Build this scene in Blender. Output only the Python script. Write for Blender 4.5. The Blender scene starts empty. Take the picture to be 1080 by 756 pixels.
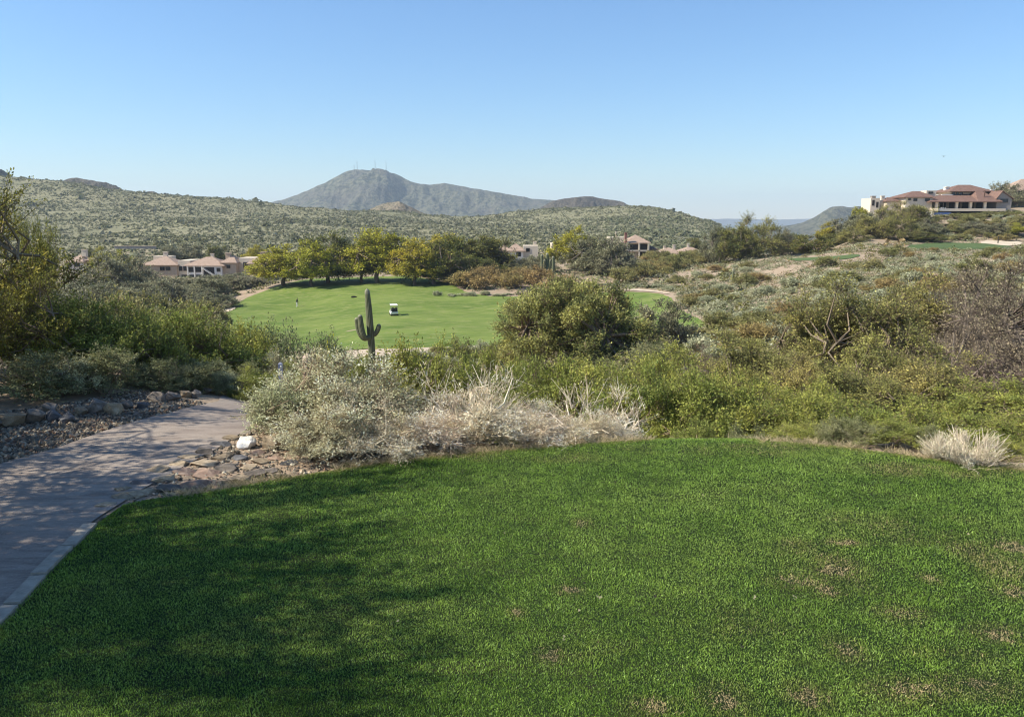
import bpy, math, random
import numpy as np
from mathutils import Vector, geometry
R = math.radians
scene = bpy.context.scene
COL = scene.collection

# ------------------------------------------------------------------ camera, sky, sun, exposure
CZ = 2.4                      # height of the camera over the tee
PITCH = R(9.75)
FPX = 850.0                   # focal length in photograph pixels (1080 x 756)
cam = bpy.data.cameras.new("camera"); cam_o = bpy.data.objects.new("camera", cam); COL.objects.link(cam_o)
cam_o.location = (0, 0, CZ); cam_o.rotation_euler = (math.pi / 2 - PITCH, 0, 0)
cam.sensor_width = 36; cam.lens = FPX / 1080 * 36; cam.clip_start = 0.05; cam.clip_end = 40000
scene.camera = cam_o
SUN_EL, SUN_ROT = R(43), R(-99)
w = bpy.data.worlds.new("World"); scene.world = w; w.use_nodes = True
nt = w.node_tree; nt.nodes.clear()
sky = nt.nodes.new("ShaderNodeTexSky"); sky.sky_type = 'NISHITA'; sky.sun_disc = False
sky.sun_elevation = SUN_EL; sky.sun_rotation = SUN_ROT
sky.altitude = 300; sky.air_density = 1.3; sky.dust_density = 0.0; sky.ozone_density = 10.0
bg = nt.nodes.new("ShaderNodeBackground"); bg.inputs["Strength"].default_value = 0.096
wo = nt.nodes.new("ShaderNodeOutputWorld")
nt.links.new(sky.outputs[0], bg.inputs[0]); nt.links.new(bg.outputs[0], wo.inputs[0])
sl = bpy.data.lights.new("sun", 'SUN'); sl.energy = 5.0; sl.angle = R(0.55); sl.color = (1.0, 0.93, 0.80)
so = bpy.data.objects.new("sun", sl); COL.objects.link(so)
sdir = Vector((math.sin(SUN_ROT) * math.cos(SUN_EL), math.cos(SUN_ROT) * math.cos(SUN_EL), math.sin(SUN_EL)))
so.rotation_euler = sdir.to_track_quat('Z', 'Y').to_euler()
so.location = (-20, 0, 30)
scene.view_settings.view_transform = 'Standard'; scene.view_settings.look = 'None'
scene.view_settings.gamma = 1; scene.view_settings.exposure = 0.80
scene.render.engine = 'CYCLES'; scene.cycles.filter_width = 1.1
cy = scene.cycles
cy.max_bounces = 5; cy.diffuse_bounces = 3; cy.glossy_bounces = 2; cy.transmission_bounces = 3
cy.volume_bounces = 0; cy.transparent_max_bounces = 8; cy.caustics_reflective = False; cy.caustics_refractive = False
cy.use_denoising = True; cy.denoiser = 'OPENIMAGEDENOISE'; cy.denoising_input_passes = 'RGB_ALBEDO_NORMAL'; cy.denoising_prefilter = 'ACCURATE'

# ------------------------------------------------------------------ helpers
def rng(seed): return np.random.default_rng(seed)

def tag(o, label=None, cat=None, group=None, kind=None):
    if label: o["label"] = label
    if cat: o["category"] = cat
    if group: o["group"] = group
    if kind: o["kind"] = kind
    return o

def empty(name, loc=(0, 0, 0), rz=0.0):
    o = bpy.data.objects.new(name, None); COL.objects.link(o)
    o.location = loc; o.rotation_euler = (0, 0, rz); o.empty_display_size = 0.2
    return o

def np_mesh(name, V, F, mat=None, col=None, smooth=False, matidx=None):
    """V (n,3); F: (m,k) array of equal-sized faces, or list of such arrays"""
    V = np.asarray(V, dtype=np.float32)
    Fs = F if isinstance(F, list) else [F]
    Fs = [np.asarray(f, dtype=np.int32) for f in Fs if len(f)]
    me = bpy.data.meshes.new(name)
    me.vertices.add(len(V)); me.vertices.foreach_set("co", V.ravel())
    tot = sum(f.size for f in Fs); nf = sum(len(f) for f in Fs)
    me.loops.add(tot); me.loops.foreach_set("vertex_index", np.concatenate([f.ravel() for f in Fs]))
    me.polygons.add(nf)
    sizes = np.concatenate([np.full(len(f), f.shape[1], dtype=np.int32) for f in Fs])
    starts = np.concatenate([[0], np.cumsum(sizes)[:-1]]).astype(np.int32)
    me.polygons.foreach_set("loop_start", starts)
    me.polygons.foreach_set("loop_total", sizes)
    me.polygons.foreach_set("use_smooth", np.full(nf, bool(smooth)))
    if matidx is not None: me.polygons.foreach_set("material_index", np.asarray(matidx, dtype=np.int32))
    me.update(calc_edges=True)
    if col is not None:
        a = me.color_attributes.new("Col", 'FLOAT_COLOR', 'POINT')
        c = np.ones((len(V), 4), dtype=np.float32); c[:, :3] = col
        a.data.foreach_set("color", c.ravel())
    if mat is not None:
        for m in (mat if isinstance(mat, list) else [mat]): me.materials.append(m)
    return me

def obj(name, me, parent=None, loc=None, rz=None):
    o = bpy.data.objects.new(name, me); COL.objects.link(o)
    if parent is not None: o.parent = parent
    if loc is not None: o.location = loc
    if rz is not None: o.rotation_euler = (0, 0, rz)
    return o

class Buf:
    """collects triangles/quads into one mesh"""
    def __init__(self): self.V = []; self.F = {3: [], 4: []}; self.C = []; self.n = 0
    def add(self, V, F, c=(1, 1, 1)):
        V = np.asarray(V, dtype=float).reshape(-1, 3); F = np.asarray(F, dtype=int)
        self.F[F.shape[1]].append(F + self.n)
        self.V.append(V); self.n += len(V)
        c = np.asarray(c, dtype=float)
        self.C.append(np.broadcast_to(c, (len(V), 3)) if c.ndim == 1 else c)
    def mesh(self, name, mat=None, smooth=False):
        Fs = [np.concatenate(self.F[k]) for k in (3, 4) if self.F[k]]
        return np_mesh(name, np.concatenate(self.V), Fs, mat, np.concatenate(self.C), smooth)
    def box(self, c, s, rz=0.0, col=(1, 1, 1), taper=1.0):
        x, y, z = s[0] / 2, s[1] / 2, s[2] / 2
        P = np.array([[-x, -y, -z], [x, -y, -z], [x, y, -z], [-x, y, -z], [-x * taper, -y * taper, z], [x * taper, -y * taper, z], [x * taper, y * taper, z], [-x * taper, y * taper, z]])
        ca, sa = math.cos(rz), math.sin(rz)
        P = np.c_[P[:, 0] * ca - P[:, 1] * sa, P[:, 0] * sa + P[:, 1] * ca, P[:, 2]] + np.array(c)
        self.add(P, [[0, 3, 2, 1], [4, 5, 6, 7], [0, 1, 5, 4], [1, 2, 6, 5], [2, 3, 7, 6], [3, 0, 4, 7]], col)
        return self
    def tube(self, pts, rad, sides=6, col=(1, 1, 1), cap=True):
        pts = np.asarray(pts, dtype=float); n = len(pts)
        rad = np.broadcast_to(np.asarray(rad, dtype=float), (n,))
        t = np.gradient(pts, axis=0); t /= np.linalg.norm(t, axis=1)[:, None] + 1e-9
        up = np.array([0.31, 0.17, 0.94]) if abs(t[:, 2]).mean() < 0.8 else np.array([1.0, 0.13, 0.0])
        a = np.cross(t, up); a /= np.linalg.norm(a, axis=1)[:, None] + 1e-9
        b = np.cross(t, a)
        th = np.arange(sides) * 2 * math.pi / sides
        P = pts[:, None] + rad[:, None, None] * (np.cos(th)[None, :, None] * a[:, None] + np.sin(th)[None, :, None] * b[:, None])
        i = np.arange(n - 1)[:, None] * sides; j = np.arange(sides)[None]
        j2 = (j + 1) % sides
        F = np.stack([i + j, i + j2, i + sides + j2, i + sides + j], -1).reshape(-1, 4)
        self.add(P.reshape(-1, 3), F, col)
        if cap:
            for e, k in ((pts[-1] + t[-1] * rad[-1] * 0.3, n - 1), (pts[0], 0)):
                V = np.vstack([P[k], e[None]])
                Fc = [[q, (q + 1) % sides, sides] for q in range(sides)]
                self.add(V, Fc, col)
        return self

# value noise (2-D), vectorised
def _h(ix, iy, s):
    n = (ix.astype(np.int64) * 374761393 + iy.astype(np.int64) * 668265263 + s * 1442695041) & 0xffffffff
    n = ((n ^ (n >> 13)) * 1274126177) & 0xffffffff
    n = n ^ (n >> 16)
    return (n & 0xffffff) / float(0xffffff)
def vnoise(x, y, s=0):
    ix, iy = np.floor(x), np.floor(y); fx, fy = x - ix, y - iy
    fx = fx * fx * (3 - 2 * fx); fy = fy * fy * (3 - 2 * fy)
    a, b, c, d = _h(ix, iy, s), _h(ix + 1, iy, s), _h(ix, iy + 1, s), _h(ix + 1, iy + 1, s)
    return (a + (b - a) * fx) * (1 - fy) + (c + (d - c) * fx) * fy
def fbm(x, y, s=0, oct=4):
    v, a, t = 0, 1.0, 0
    for k in range(oct):
        v = v + a * (vnoise(x * 2 ** k, y * 2 ** k, s + k * 17) - 0.5); t += a; a *= 0.5
    return v / t * 2

# ------------------------------------------------------------------ terrain: height from surveyed profiles (forward distance, height relative to the camera)
near0 = [(0.2, -2.4), (8.5, -2.4)]
PROF = {
 -900: [(0.2, -2.4), (12, -2.4), (20, -2.9), (40, -6), (97, -14), (260, -16), (400, -12), (600, 2), (800, 30), (1000, 70), (1300, 50), (2500, -40), (12000, -58)],
 -100: near0 + [(12, -2.35), (15, -2.4), (20, -3.2), (40, -8), (60, -12.5), (97, -17), (180, -18), (260, -18), (300, -17), (400, -14.5), (600, -4), (800, 19), (1000, 58), (1300, 40), (2000, -35), (12000, -58)],
 50: near0 + [(12, -2.45), (15, -2.6), (20, -3.4), (40, -8), (60, -12.5), (97, -17), (180, -18), (260, -18), (300, -17), (400, -14.5), (600, -6), (800, 14), (1000, 46), (1300, 34), (2000, -35), (12000, -58)],
 150: near0 + [(12, -2.62), (15, -3.0), (20, -4.4), (40, -9), (60, -13), (97, -17), (140, -17.7), (180, -18), (260, -18), (310, -16), (400, -14), (600, -8), (800, 7), (1000, 31), (1300, 14), (2000, -40), (12000, -58)],
 240: near0 + [(12, -2.8), (15, -3.35), (20, -5), (40, -9.6), (60, -13), (97, -16.8), (140, -17.5), (180, -16.8), (220, -16.5), (260, -17.5), (310, -16), (400, -14), (600, -8), (800, 5), (980, 22), (1200, 5), (2000, -40), (12000, -58)],
 320: near0 + [(12, -3.0), (15, -3.9), (25, -6.4), (40, -9.2), (57, -12.0), (75, -14.5), (97, -16.4), (130, -17.1), (155, -16.8), (180, -14.9), (197, -14.6), (240, -16.5), (300, -15.5), (400, -14), (600, -8), (800, 4), (950, 14), (1150, 0), (2000, -40), (12000, -58)],
 400: near0 + [(9.6, -2.95), (12, -3.65), (15, -4.4), (25, -6.3), (40, -8.2), (57, -10.2), (75, -12.9), (97, -15.4), (131, -15.7), (155, -15.3), (180, -14.4), (220, -14.2), (300, -15), (400, -14), (600, -8.5), (800, 2), (960, 11), (1150, 0), (2000, -40), (12000, -58)],
 500: near0 + [(9.6, -2.95), (12, -3.65), (15, -4.4), (25, -6.3), (40, -8.4), (57, -10.7), (75, -13.2), (97, -15.4), (131, -15.5), (154, -15), (185, -13.6), (220, -13), (300, -14.5), (400, -14), (600, -10), (800, -4), (1000, 1.0), (1200, -8), (2000, -40), (12000, -58)],
 600: near0 + [(9.6, -2.95), (12, -3.65), (15, -4.4), (25, -6.3), (40, -8.4), (57, -10.6), (75, -13), (97, -15.3), (130, -15.4), (154, -15), (170, -13.7), (195, -12.4), (245, -11.6), (300, -14), (400, -14.2), (600, -10), (800, 0), (1000, 14), (1200, 5), (2000, -40), (12000, -58)],
 680: near0 + [(9.6, -2.95), (12, -3.65), (15, -4.4), (25, -6.3), (40, -8.4), (57, -10.6), (75, -12.6), (97, -14.2), (130, -14.4), (154, -13.9), (170, -12.9), (195, -12.2), (245, -11.5), (300, -14), (400, -14.2), (600, -8), (800, 3), (1000, 19), (1200, 8), (2000, -40), (12000, -58)],
 750: near0 + [(9.6, -3.0), (12, -3.7), (15, -4.4), (25, -6.2), (40, -7.7), (57, -9.4), (75, -11), (97, -12), (130, -12.2), (180, -11.4), (230, -10.8), (270, -11.5), (350, -15), (500, -17), (700, -9), (880, 0.5), (1100, -15), (1500, -40), (12000, -58)],
 800: near0 + [(9.6, -3.0), (12, -3.7), (15, -4.4), (25, -6.2), (40, -7.6), (57, -9.1), (75, -10.3), (97, -11.2), (130, -11), (180, -9.2), (210, -9.2), (240, -10.5), (300, -15), (500, -28), (900, -42), (1500, -50), (12000, -58)],
 860: near0 + [(9.6, -3.0), (12, -3.7), (15, -4.3), (25, -5.9), (40, -7.4), (57, -8.6), (75, -9.4), (97, -9.9), (130, -9.2), (165, -7.5), (200, -8.4), (240, -8), (300, -12), (500, -28), (900, -42), (1500, -50), (12000, -58)],
 920: near0 + [(9.6, -3.0), (12, -3.7), (15, -4.3), (25, -5.9), (40, -7.2), (57, -8.2), (75, -8.6), (97, -8.7), (130, -7.6), (160, -6.6), (200, -5.4), (240, -1.5), (260, 0.2), (290, 0), (350, -8), (500, -28), (900, -42), (12000, -58)],
 1000: near0 + [(9.6, -3.0), (12, -3.7), (15, -4.3), (25, -5.9), (40, -7.1), (57, -8.0), (75, -8.2), (97, -8.1), (130, -7.2), (160, -6.3), (190, -5.9), (205, -5.4), (235, -0.2), (255, 1.2), (300, 2), (350, -2), (500, -20), (900, -40), (12000, -58)],
 1080: [(0.2, -2.4), (7.6, -2.42)] + [(9.6, -3.0), (12, -3.6), (15, -4.1), (25, -5.6), (40, -6.9), (57, -7.8), (75, -8.0), (97, -7.8), (130, -7.0), (160, -6.2), (190, -5.8), (205, -5), (235, 0.5), (260, 3.0), (300, 5), (350, 3), (500, -10), (900, -40), (12000, -58)],
 1400: [(0.2, -2.4), (7.5, -2.45), (12, -3.0), (25, -5), (57, -7), (97, -6.5), (190, -4), (260, 6), (400, 10), (700, 0), (1500, -40), (12000, -58)],
}
def pchip(xk, yk, x):
    xk, yk = np.asarray(xk, float), np.asarray(yk, float); h = np.diff(xk); d = np.diff(yk) / h
    m = np.zeros(len(xk)); m[0], m[-1] = d[0], d[-1]
    for i in range(1, len(xk) - 1):
        if d[i - 1] * d[i] > 0:
            w1, w2 = 2 * h[i] + h[i - 1], h[i] + 2 * h[i - 1]
            m[i] = (w1 + w2) / (w1 / d[i - 1] + w2 / d[i])
    k = np.clip(np.searchsorted(xk, x) - 1, 0, len(h) - 1)
    t = (x - xk[k]) / h[k]; t2, t3 = t * t, t ** 3
    return (2 * t3 - 3 * t2 + 1) * yk[k] + (t3 - 2 * t2 + t) * h[k] * m[k] + (-2 * t3 + 3 * t2) * yk[k + 1] + (t3 - t2) * h[k] * m[k + 1]
LY = np.linspace(math.log(0.2), math.log(12000), 700)
PXK = sorted(PROF)
_cols = np.array([pchip([math.log(a) for a, b in PROF[p]], [b for a, b in PROF[p]], LY) for p in PXK])
PXG = np.arange(-900, 1401, 5.0)
TAB = np.empty((len(PXG), len(LY)))
for j in range(len(LY)): TAB[:, j] = pchip(PXK, _cols[:, j], PXG)
TAB += CZ

def HX(x, y):
    """terrain height, vectorised"""
    x, y = np.asarray(x, float), np.asarray(y, float)
    r = np.sqrt(x * x + y * y) + 1e-6
    ca = y / r
    Y = r * np.maximum(ca, 0.45)
    u = np.where(y > 0.3 * np.abs(x), x / np.maximum(y, 1e-6), np.sign(x) * 3.3)
    px = np.clip(540 + 862.5 * u, -899, 1399)
    gi = (px + 900) / 5.0; gj = np.clip((np.log(np.clip(Y, 0.21, 11900)) - LY[0]) / (LY[1] - LY[0]), 0, len(LY) - 1.001)
    i = np.clip(gi.astype(int), 0, len(PXG) - 2); j = gj.astype(int); fi, fj = gi - i, gj - j
    z = (TAB[i, j] * (1 - fi) + TAB[i + 1, j] * fi) * (1 - fj) + (TAB[i, j + 1] * (1 - fi) + TAB[i + 1, j + 1] * fi) * fj
    a = np.clip((r - 10) / 25, 0, 1) * np.clip(r / 60, 0, 1)
    z = z + a * (0.35 * fbm(x / 9, y / 9, 3, 3) + np.clip((r - 330) / 300, 0, 1) * 7 * fbm(x / 110, y / 110, 9, 4))
    # the off-frame left bank rises a little beyond the path
    return z
def H(x, y): return float(HX(x, y))

CT, ST = math.cos(PITCH), math.sin(PITCH)
def ray(px, py):
    vn = (378 - py) / FPX
    return np.array([(px - 540) / FPX, CT + vn * ST, -ST + vn * CT])
_TT = np.exp(np.linspace(math.log(1.5), math.log(6000), 5000))
def hit(px, py):
    """where the view ray through this photograph pixel meets the terrain"""
    d = ray(px, py)
    z = HX(d[0] * _TT, d[1] * _TT); k = np.nonzero(CZ + d[2] * _TT < z)[0]
    if len(k) == 0: return None
    k = k[0]
    if k == 0: return np.array([d[0] * _TT[0], d[1] * _TT[0], z[0]])
    a = CZ + d[2] * _TT[k - 1] - z[k - 1]; b = z[k] - (CZ + d[2] * _TT[k])
    t = _TT[k - 1] + (_TT[k] - _TT[k - 1]) * a / (a + b)
    x, y = d[0] * t, d[1] * t
    return np.array([x, y, H(x, y)])
def at(px, Y):
    x = (px - 540) / 862.5 * Y
    return np.array([x, Y, H(x, Y)])
def m_per_px(Y): return Y * 1.0147 / FPX

# ------------------------------------------------------------------ material tools
def new_mat(name):
    m = bpy.data.materials.new(name); m.use_nodes = True
    n = m.node_tree; n.nodes.clear()
    out = n.nodes.new("ShaderNodeOutputMaterial")
    return m, n, out
def N(n, t, **k):
    o = n.nodes.new(t)
    for a, b in k.items():
        if a.startswith("i_"):
            key = a[2:]
            o.inputs[int(key) if key.isdigit() else key.replace("_", " ")].default_value = b
        else: setattr(o, a, b)
    return o
def rgba(c): return (c[0], c[1], c[2], 1)
def ramp(n, fac, stops, interp='LINEAR'):
    r = n.nodes.new("ShaderNodeValToRGB"); r.color_ramp.interpolation = interp
    e = r.color_ramp.elements
    while len(e) > 1: e.remove(e[-1])
    e[0].position = stops[0][0]; e[0].color = rgba(stops[0][1])
    for p, c in stops[1:]:
        q = e.new(p); q.color = rgba(c)
    n.links.new(fac, r.inputs[0]); return r.outputs[0]
def mixc(n, f, a, b, blend='MIX'):
    m = n.nodes.new("ShaderNodeMix"); m.data_type = 'RGBA'; m.blend_type = blend
    for s, v in ((0, f), (6, a), (7, b)):
        if hasattr(v, "links"): n.links.new(v, m.inputs[s])
        else: m.inputs[s].default_value = rgba(v) if s else v
    return m.outputs[2]
def noise(n, scale, detail=4, rough=0.55, vec=None, dist=0.0, out=0):
    t = N(n, "ShaderNodeTexNoise"); t.inputs["Scale"].default_value = scale; t.inputs["Detail"].default_value = detail
    t.inputs["Roughness"].default_value = rough; t.inputs["Distortion"].default_value = dist
    if vec is not None: n.links.new(vec, t.inputs["Vector"])
    return t.outputs[out]
def mathn(n, op, a, b=0.0, clamp=False):
    m = n.nodes.new("ShaderNodeMath"); m.operation = op; m.use_clamp = clamp
    for s, v in ((0, a), (1, b)):
        if hasattr(v, "links"): n.links.new(v, m.inputs[s])
        else: m.inputs[s].default_value = v
    return m.outputs[0]
def gpos(n): return N(n, "ShaderNodeNewGeometry").outputs["Position"]
def scaled(n, vec, s):
    m = N(n, "ShaderNodeMapping"); n.links.new(vec, m.inputs[0]); m.inputs["Scale"].default_value = s; return m.outputs[0]
def finish(n, out, color, rough=0.9, bump=None, bstr=0.4, bdist=0.02, spec=0.2, metal=0.0):
    p = N(n, "ShaderNodeBsdfPrincipled")
    if hasattr(color, "links"): n.links.new(color, p.inputs["Base Color"])
    else: p.inputs["Base Color"].default_value = rgba(color)
    p.inputs["Roughness"].default_value = rough; p.inputs["Specular IOR Level"].default_value = spec; p.inputs["Metallic"].default_value = metal
    if bump is not None:
        b = N(n, "ShaderNodeBump"); b.inputs["Strength"].default_value = bstr; b.inputs["Distance"].default_value = bdist
        n.links.new(bump, b.inputs["Height"]); n.links.new(b.outputs[0], p.inputs["Normal"])
    n.links.new(p.outputs[0], out.inputs[0]); return p
def plain(name, color, rough=0.7, var=0.12, scale=6, spec=0.3, bstr=0.2, bdist=0.01, metal=0.0, obj_space=True):
    m, n, out = new_mat(name)
    vec = N(n, "ShaderNodeTexCoord").outputs["Object"] if obj_space else gpos(n)
    f = noise(n, scale, 5, 0.6, vec)
    c = ramp(n, f, [(0.3, [v * (1 - var) for v in color]), (0.7, [min(1, v * (1 + var)) for v in color])])
    finish(n, out, c, rough, f, bstr, bdist, spec, metal); return m
def foliage_mat(name, trans=0.3, rough=0.6, var=0.12, spec=0.25):
    """leaf colour comes from the leaf's own attribute; each plant differs slightly"""
    m, n, out = new_mat(name)
    a = N(n, "ShaderNodeAttribute"); a.attribute_name = "Col"
    oi = N(n, "ShaderNodeObjectInfo")
    hsv = N(n, "ShaderNodeHueSaturation")
    n.links.new(a.outputs["Color"], hsv.inputs["Color"])
    v = mathn(n, 'MULTIPLY_ADD', oi.outputs["Random"], 2 * var); n.nodes[-1].inputs[2].default_value = 1 - var
    n.links.new(v, hsv.inputs["Value"])
    h = mathn(n, 'MULTIPLY_ADD', oi.outputs["Random"], -0.03); n.nodes[-1].inputs[2].default_value = 0.515
    n.links.new(h, hsv.inputs["Hue"])
    p = N(n, "ShaderNodeBsdfPrincipled"); n.links.new(hsv.outputs[0], p.inputs["Base Color"])
    p.inputs["Roughness"].default_value = rough; p.inputs["Specular IOR Level"].default_value = spec
    if trans > 0:
        t = N(n, "ShaderNodeBsdfTranslucent"); n.links.new(hsv.outputs[0], t.inputs[0])
        mx = N(n, "ShaderNodeMixShader"); mx.inputs[0].default_value = trans
        n.links.new(p.outputs[0], mx.inputs[1]); n.links.new(t.outputs[0], mx.inputs[2]); n.links.new(mx.outputs[0], out.inputs[0])
    else: n.links.new(p.outputs[0], out.inputs[0])
    return m
M_LEAF = foliage_mat("leaf", 0.32)
M_BARK = foliage_mat("bark", 0.0, 0.9, 0.05, 0.1)
M_SCRUB = foliage_mat("scrub_leaf", 0.22, 0.8, 0.0, 0.1)
M_BLADE = foliage_mat("grass_blade", 0.38, 0.55, 0.0, 0.3)
# ------------------------------------------------------------------ the ground sheet
def soil_material():
    m, n, out = new_mat("desert_soil")
    P = gpos(n)
    big = noise(n, 0.05, 4, 0.6, P); mid = noise(n, 0.6, 5, 0.65, P); fine = noise(n, 9, 5, 0.7, P); grit = noise(n, 60, 3, 0.7, P)
    c = ramp(n, mid, [(0.3, (0.30, 0.22, 0.15)), (0.5, (0.38, 0.30, 0.215)), (0.7, (0.45, 0.36, 0.265))])
    c = mixc(n, ramp(n, big, [(0.42, (0, 0, 0)), (0.6, (0.55, 0.55, 0.55))]), c, (0.22, 0.20, 0.125))
    c = mixc(n, ramp(n, fine, [(0.45, (0.5, 0.5, 0.5)), (0.75, (0, 0, 0))]), c, (0.24, 0.17, 0.115))
    c = mixc(n, ramp(n, grit, [(0.6, (0, 0, 0)), (0.72, (0.6, 0.6, 0.6))]), c, (0.55, 0.49, 0.40))
    rr = N(n, 'ShaderNodeVectorMath', operation='LENGTH'); n.links.new(P, rr.inputs[0])
    c = mixc(n, mathn(n, 'MULTIPLY', mathn(n, 'SUBTRACT', rr.outputs['Value'], 300.0), 1 / 150.0, True), c, mixc(n, ramp(n, noise(n, 0.03, 5, 0.7, P), [(0.4, (0, 0, 0)), (0.65, (1, 1, 1))]), (0.175, 0.17, 0.095), (0.235, 0.215, 0.13)))
    # beyond the valley the flat desert is covered in dark creosote and houses' trees
    sep = N(n, "ShaderNodeSeparateXYZ"); n.links.new(P, sep.inputs[0])
    far = mathn(n, 'MULTIPLY', mathn(n, 'SUBTRACT', sep.outputs[1], 1500.0), 1 / 500.0, True)
    plainc = ramp(n, noise(n, 0.006, 6, 0.75, scaled(n, P, (1, 0.35, 1))), [(0.4, (0.03, 0.045, 0.025)), (0.56, (0.08, 0.085, 0.05)), (0.68, (0.35, 0.33, 0.28))])
    c = mixc(n, far, c, plainc)
    h = mathn(n, 'ADD', fine, mathn(n, 'MULTIPLY', grit, 0.35))
    finish(n, out, c, 0.95, h, 0.7, 0.04, 0.1); return m
M_SOIL = soil_material()

def build_ground():
    az = np.concatenate([np.arange(-180, -50, 5), np.arange(-50, 50.01, 0.16), np.arange(55, 180, 5)]) * math.pi / 180
    def seg(a, b, k): return np.exp(np.linspace(math.log(a), math.log(b), k, endpoint=False))
    r = np.concatenate([seg(0.3, 15, 90), seg(15, 60, 110), seg(60, 250, 200), seg(250, 1400, 170), seg(1400, 9500, 40), [9500]])
    A, Rr = np.meshgrid(az, r)
    X, Y = Rr * np.sin(A), Rr * np.cos(A)
    Z = HX(X, Y)
    na, nr = len(az), len(r)
    V = np.c_[X.ravel(), Y.ravel(), Z.ravel()]
    V = np.vstack([V, [[0, 0, H(0, 0.3)]]])
    i = np.arange(nr - 1)[:, None] * na; j = np.arange(na)[None]; j2 = (j + 1) % na
    F = np.stack([i + j, i + na + j, i + na + j2, i + j2], -1).reshape(-1, 4)
    c = nr * na
    Fc = np.stack([np.full(na, c), np.arange(na), (np.arange(na) + 1) % na], -1)
    o = obj("ground", np_mesh("ground", V, [F, Fc], M_SOIL, smooth=True)); tag(o, kind="structure")
build_ground()

# ------------------------------------------------------------------ flat sheets that lie on it
def resample(P, step, closed=True):
    P = np.asarray(P, float)[:, :2]
    Q = np.vstack([P, P[:1]]) if closed else P
    s = np.r_[0, np.cumsum(np.linalg.norm(np.diff(Q, axis=0), axis=1))]
    n = max(4, int(s[-1] / step)); t = np.linspace(0, s[-1], n, endpoint=not closed)
    return np.c_[np.interp(t, s, Q[:, 0]), np.interp(t, s, Q[:, 1])]
def smooth_closed(P, it=2):
    P = np.asarray(P, float)[:, :2]
    for _ in range(it):
        Q = np.roll(P, -1, 0); P = np.stack([0.75 * P + 0.25 * Q, 0.25 * P + 0.75 * Q], 1).reshape(-1, 2)
    return P
def inside(P, x, y):
    P = np.asarray(P); r = np.zeros(np.shape(x), bool); j = len(P) - 1
    for i in range(len(P)):
        c = ((P[i, 1] > y) != (P[j, 1] > y)) & (x < (P[j, 0] - P[i, 0]) * (y - P[i, 1]) / (P[j, 1] - P[i, 1] + 1e-12) + P[i, 0])
        r ^= c; j = i
    return r
def edge_dist(P, x, y):
    d = np.full(np.shape(x), 1e9)
    for i in range(len(P)):
        a, b = P[i], P[(i + 1) % len(P)]; ab = b - a
        t = np.clip(((x - a[0]) * ab[0] + (y - a[1]) * ab[1]) / (ab @ ab + 1e-12), 0, 1)
        d = np.minimum(d, np.hypot(x - a[0] - t * ab[0], y - a[1] - t * ab[1]))
    return d
def sheet(name, poly, step, off, mat, round_edge=0.0, wob=0.0, seed=1, bstep=None):
    B = resample(poly, bstep or step)
    if wob:
        B = B + wob * np.c_[fbm(B[:, 0] / wob / 6, B[:, 1] / wob / 6, seed, 3), fbm(B[:, 0] / wob / 6, B[:, 1] / wob / 6, seed + 5, 3)]
    lo, hi = B.min(0), B.max(0); g = rng(seed)
    gx, gy = np.meshgrid(np.arange(lo[0], hi[0], step), np.arange(lo[1], hi[1], step))
    gx = gx.ravel() + g.uniform(-.25, .25, gx.size) * step; gy = gy.ravel() + g.uniform(-.25, .25, gy.size) * step
    k = inside(B, gx, gy); gx, gy = gx[k], gy[k]
    k = edge_dist(B, gx, gy) > step * 0.4; gx, gy = gx[k], gy[k]
    pts = [Vector(p) for p in B] + [Vector((a, b)) for a, b in zip(gx, gy)]
    nb = len(B)
    v, e, f, *_ = geometry.delaunay_2d_cdt(pts, [], [list(range(nb))], 1, 1e-6)
    V2 = np.array([[a.x, a.y] for a in v]); z = HX(V2[:, 0], V2[:, 1]) + off
    if round_edge:
        d = edge_dist(B, V2[:, 0], V2[:, 1]); z = z - (off - 0.008) * np.clip(1 - d / round_edge, 0, 1) ** 2
    F = np.array([list(a) for a in f if len(a) == 3])
    A = V2[F]; s = (A[:, 1, 0] - A[:, 0, 0]) * (A[:, 2, 1] - A[:, 0, 1]) - (A[:, 1, 1] - A[:, 0, 1]) * (A[:, 2, 0] - A[:, 0, 0])
    F[s < 0] = F[s < 0][:, ::-1]
    o = obj(name, np_mesh(name, np.c_[V2, z], F, mat, smooth=True)); tag(o, kind="structure")
    return o, B
def hits(pp): return np.array([hit(a, b)[:2] for a, b in pp])

def turf_mat(name, c1, c2, c3, s=1.0, stripe=False):
    m, n, out = new_mat(name); P = gpos(n)
    a = noise(n, 0.11 * s, 4, 0.6, scaled(n, P, (1, 1.6, 1))); b = noise(n, 1.1 * s, 4, 0.7, scaled(n, P, (0.4, 1.2, 1))); f = noise(n, 14 * s, 3, 0.7, P)
    c = ramp(n, a, [(0.35, c1), (0.62, c2)])
    c = mixc(n, ramp(n, b, [(0.5, (0, 0, 0)), (0.68, (0.8, 0.8, 0.8))]), c, c3)
    c = mixc(n, ramp(n, f, [(0.35, (0.3, 0.3, 0.3)), (0.6, (0, 0, 0))]), c, [v * 0.55 for v in c1])
    finish(n, out, c, 0.9, f, 0.3, 0.02, 0.15); return m
M_TEE = turf_mat("tee_turf", (0.010, 0.020, 0.005), (0.016, 0.030, 0.007), (0.03, 0.03, 0.012), 3)  # near-black: shade in the gaps between blades put into the colour
M_FAIR = turf_mat("fairway_turf", (0.088, 0.14, 0.022), (0.155, 0.205, 0.042), (0.26, 0.26, 0.10))
M_GREEN = turf_mat("green_turf", (0.065, 0.105, 0.032), (0.085, 0.125, 0.04), (0.12, 0.14, 0.06))

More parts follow.
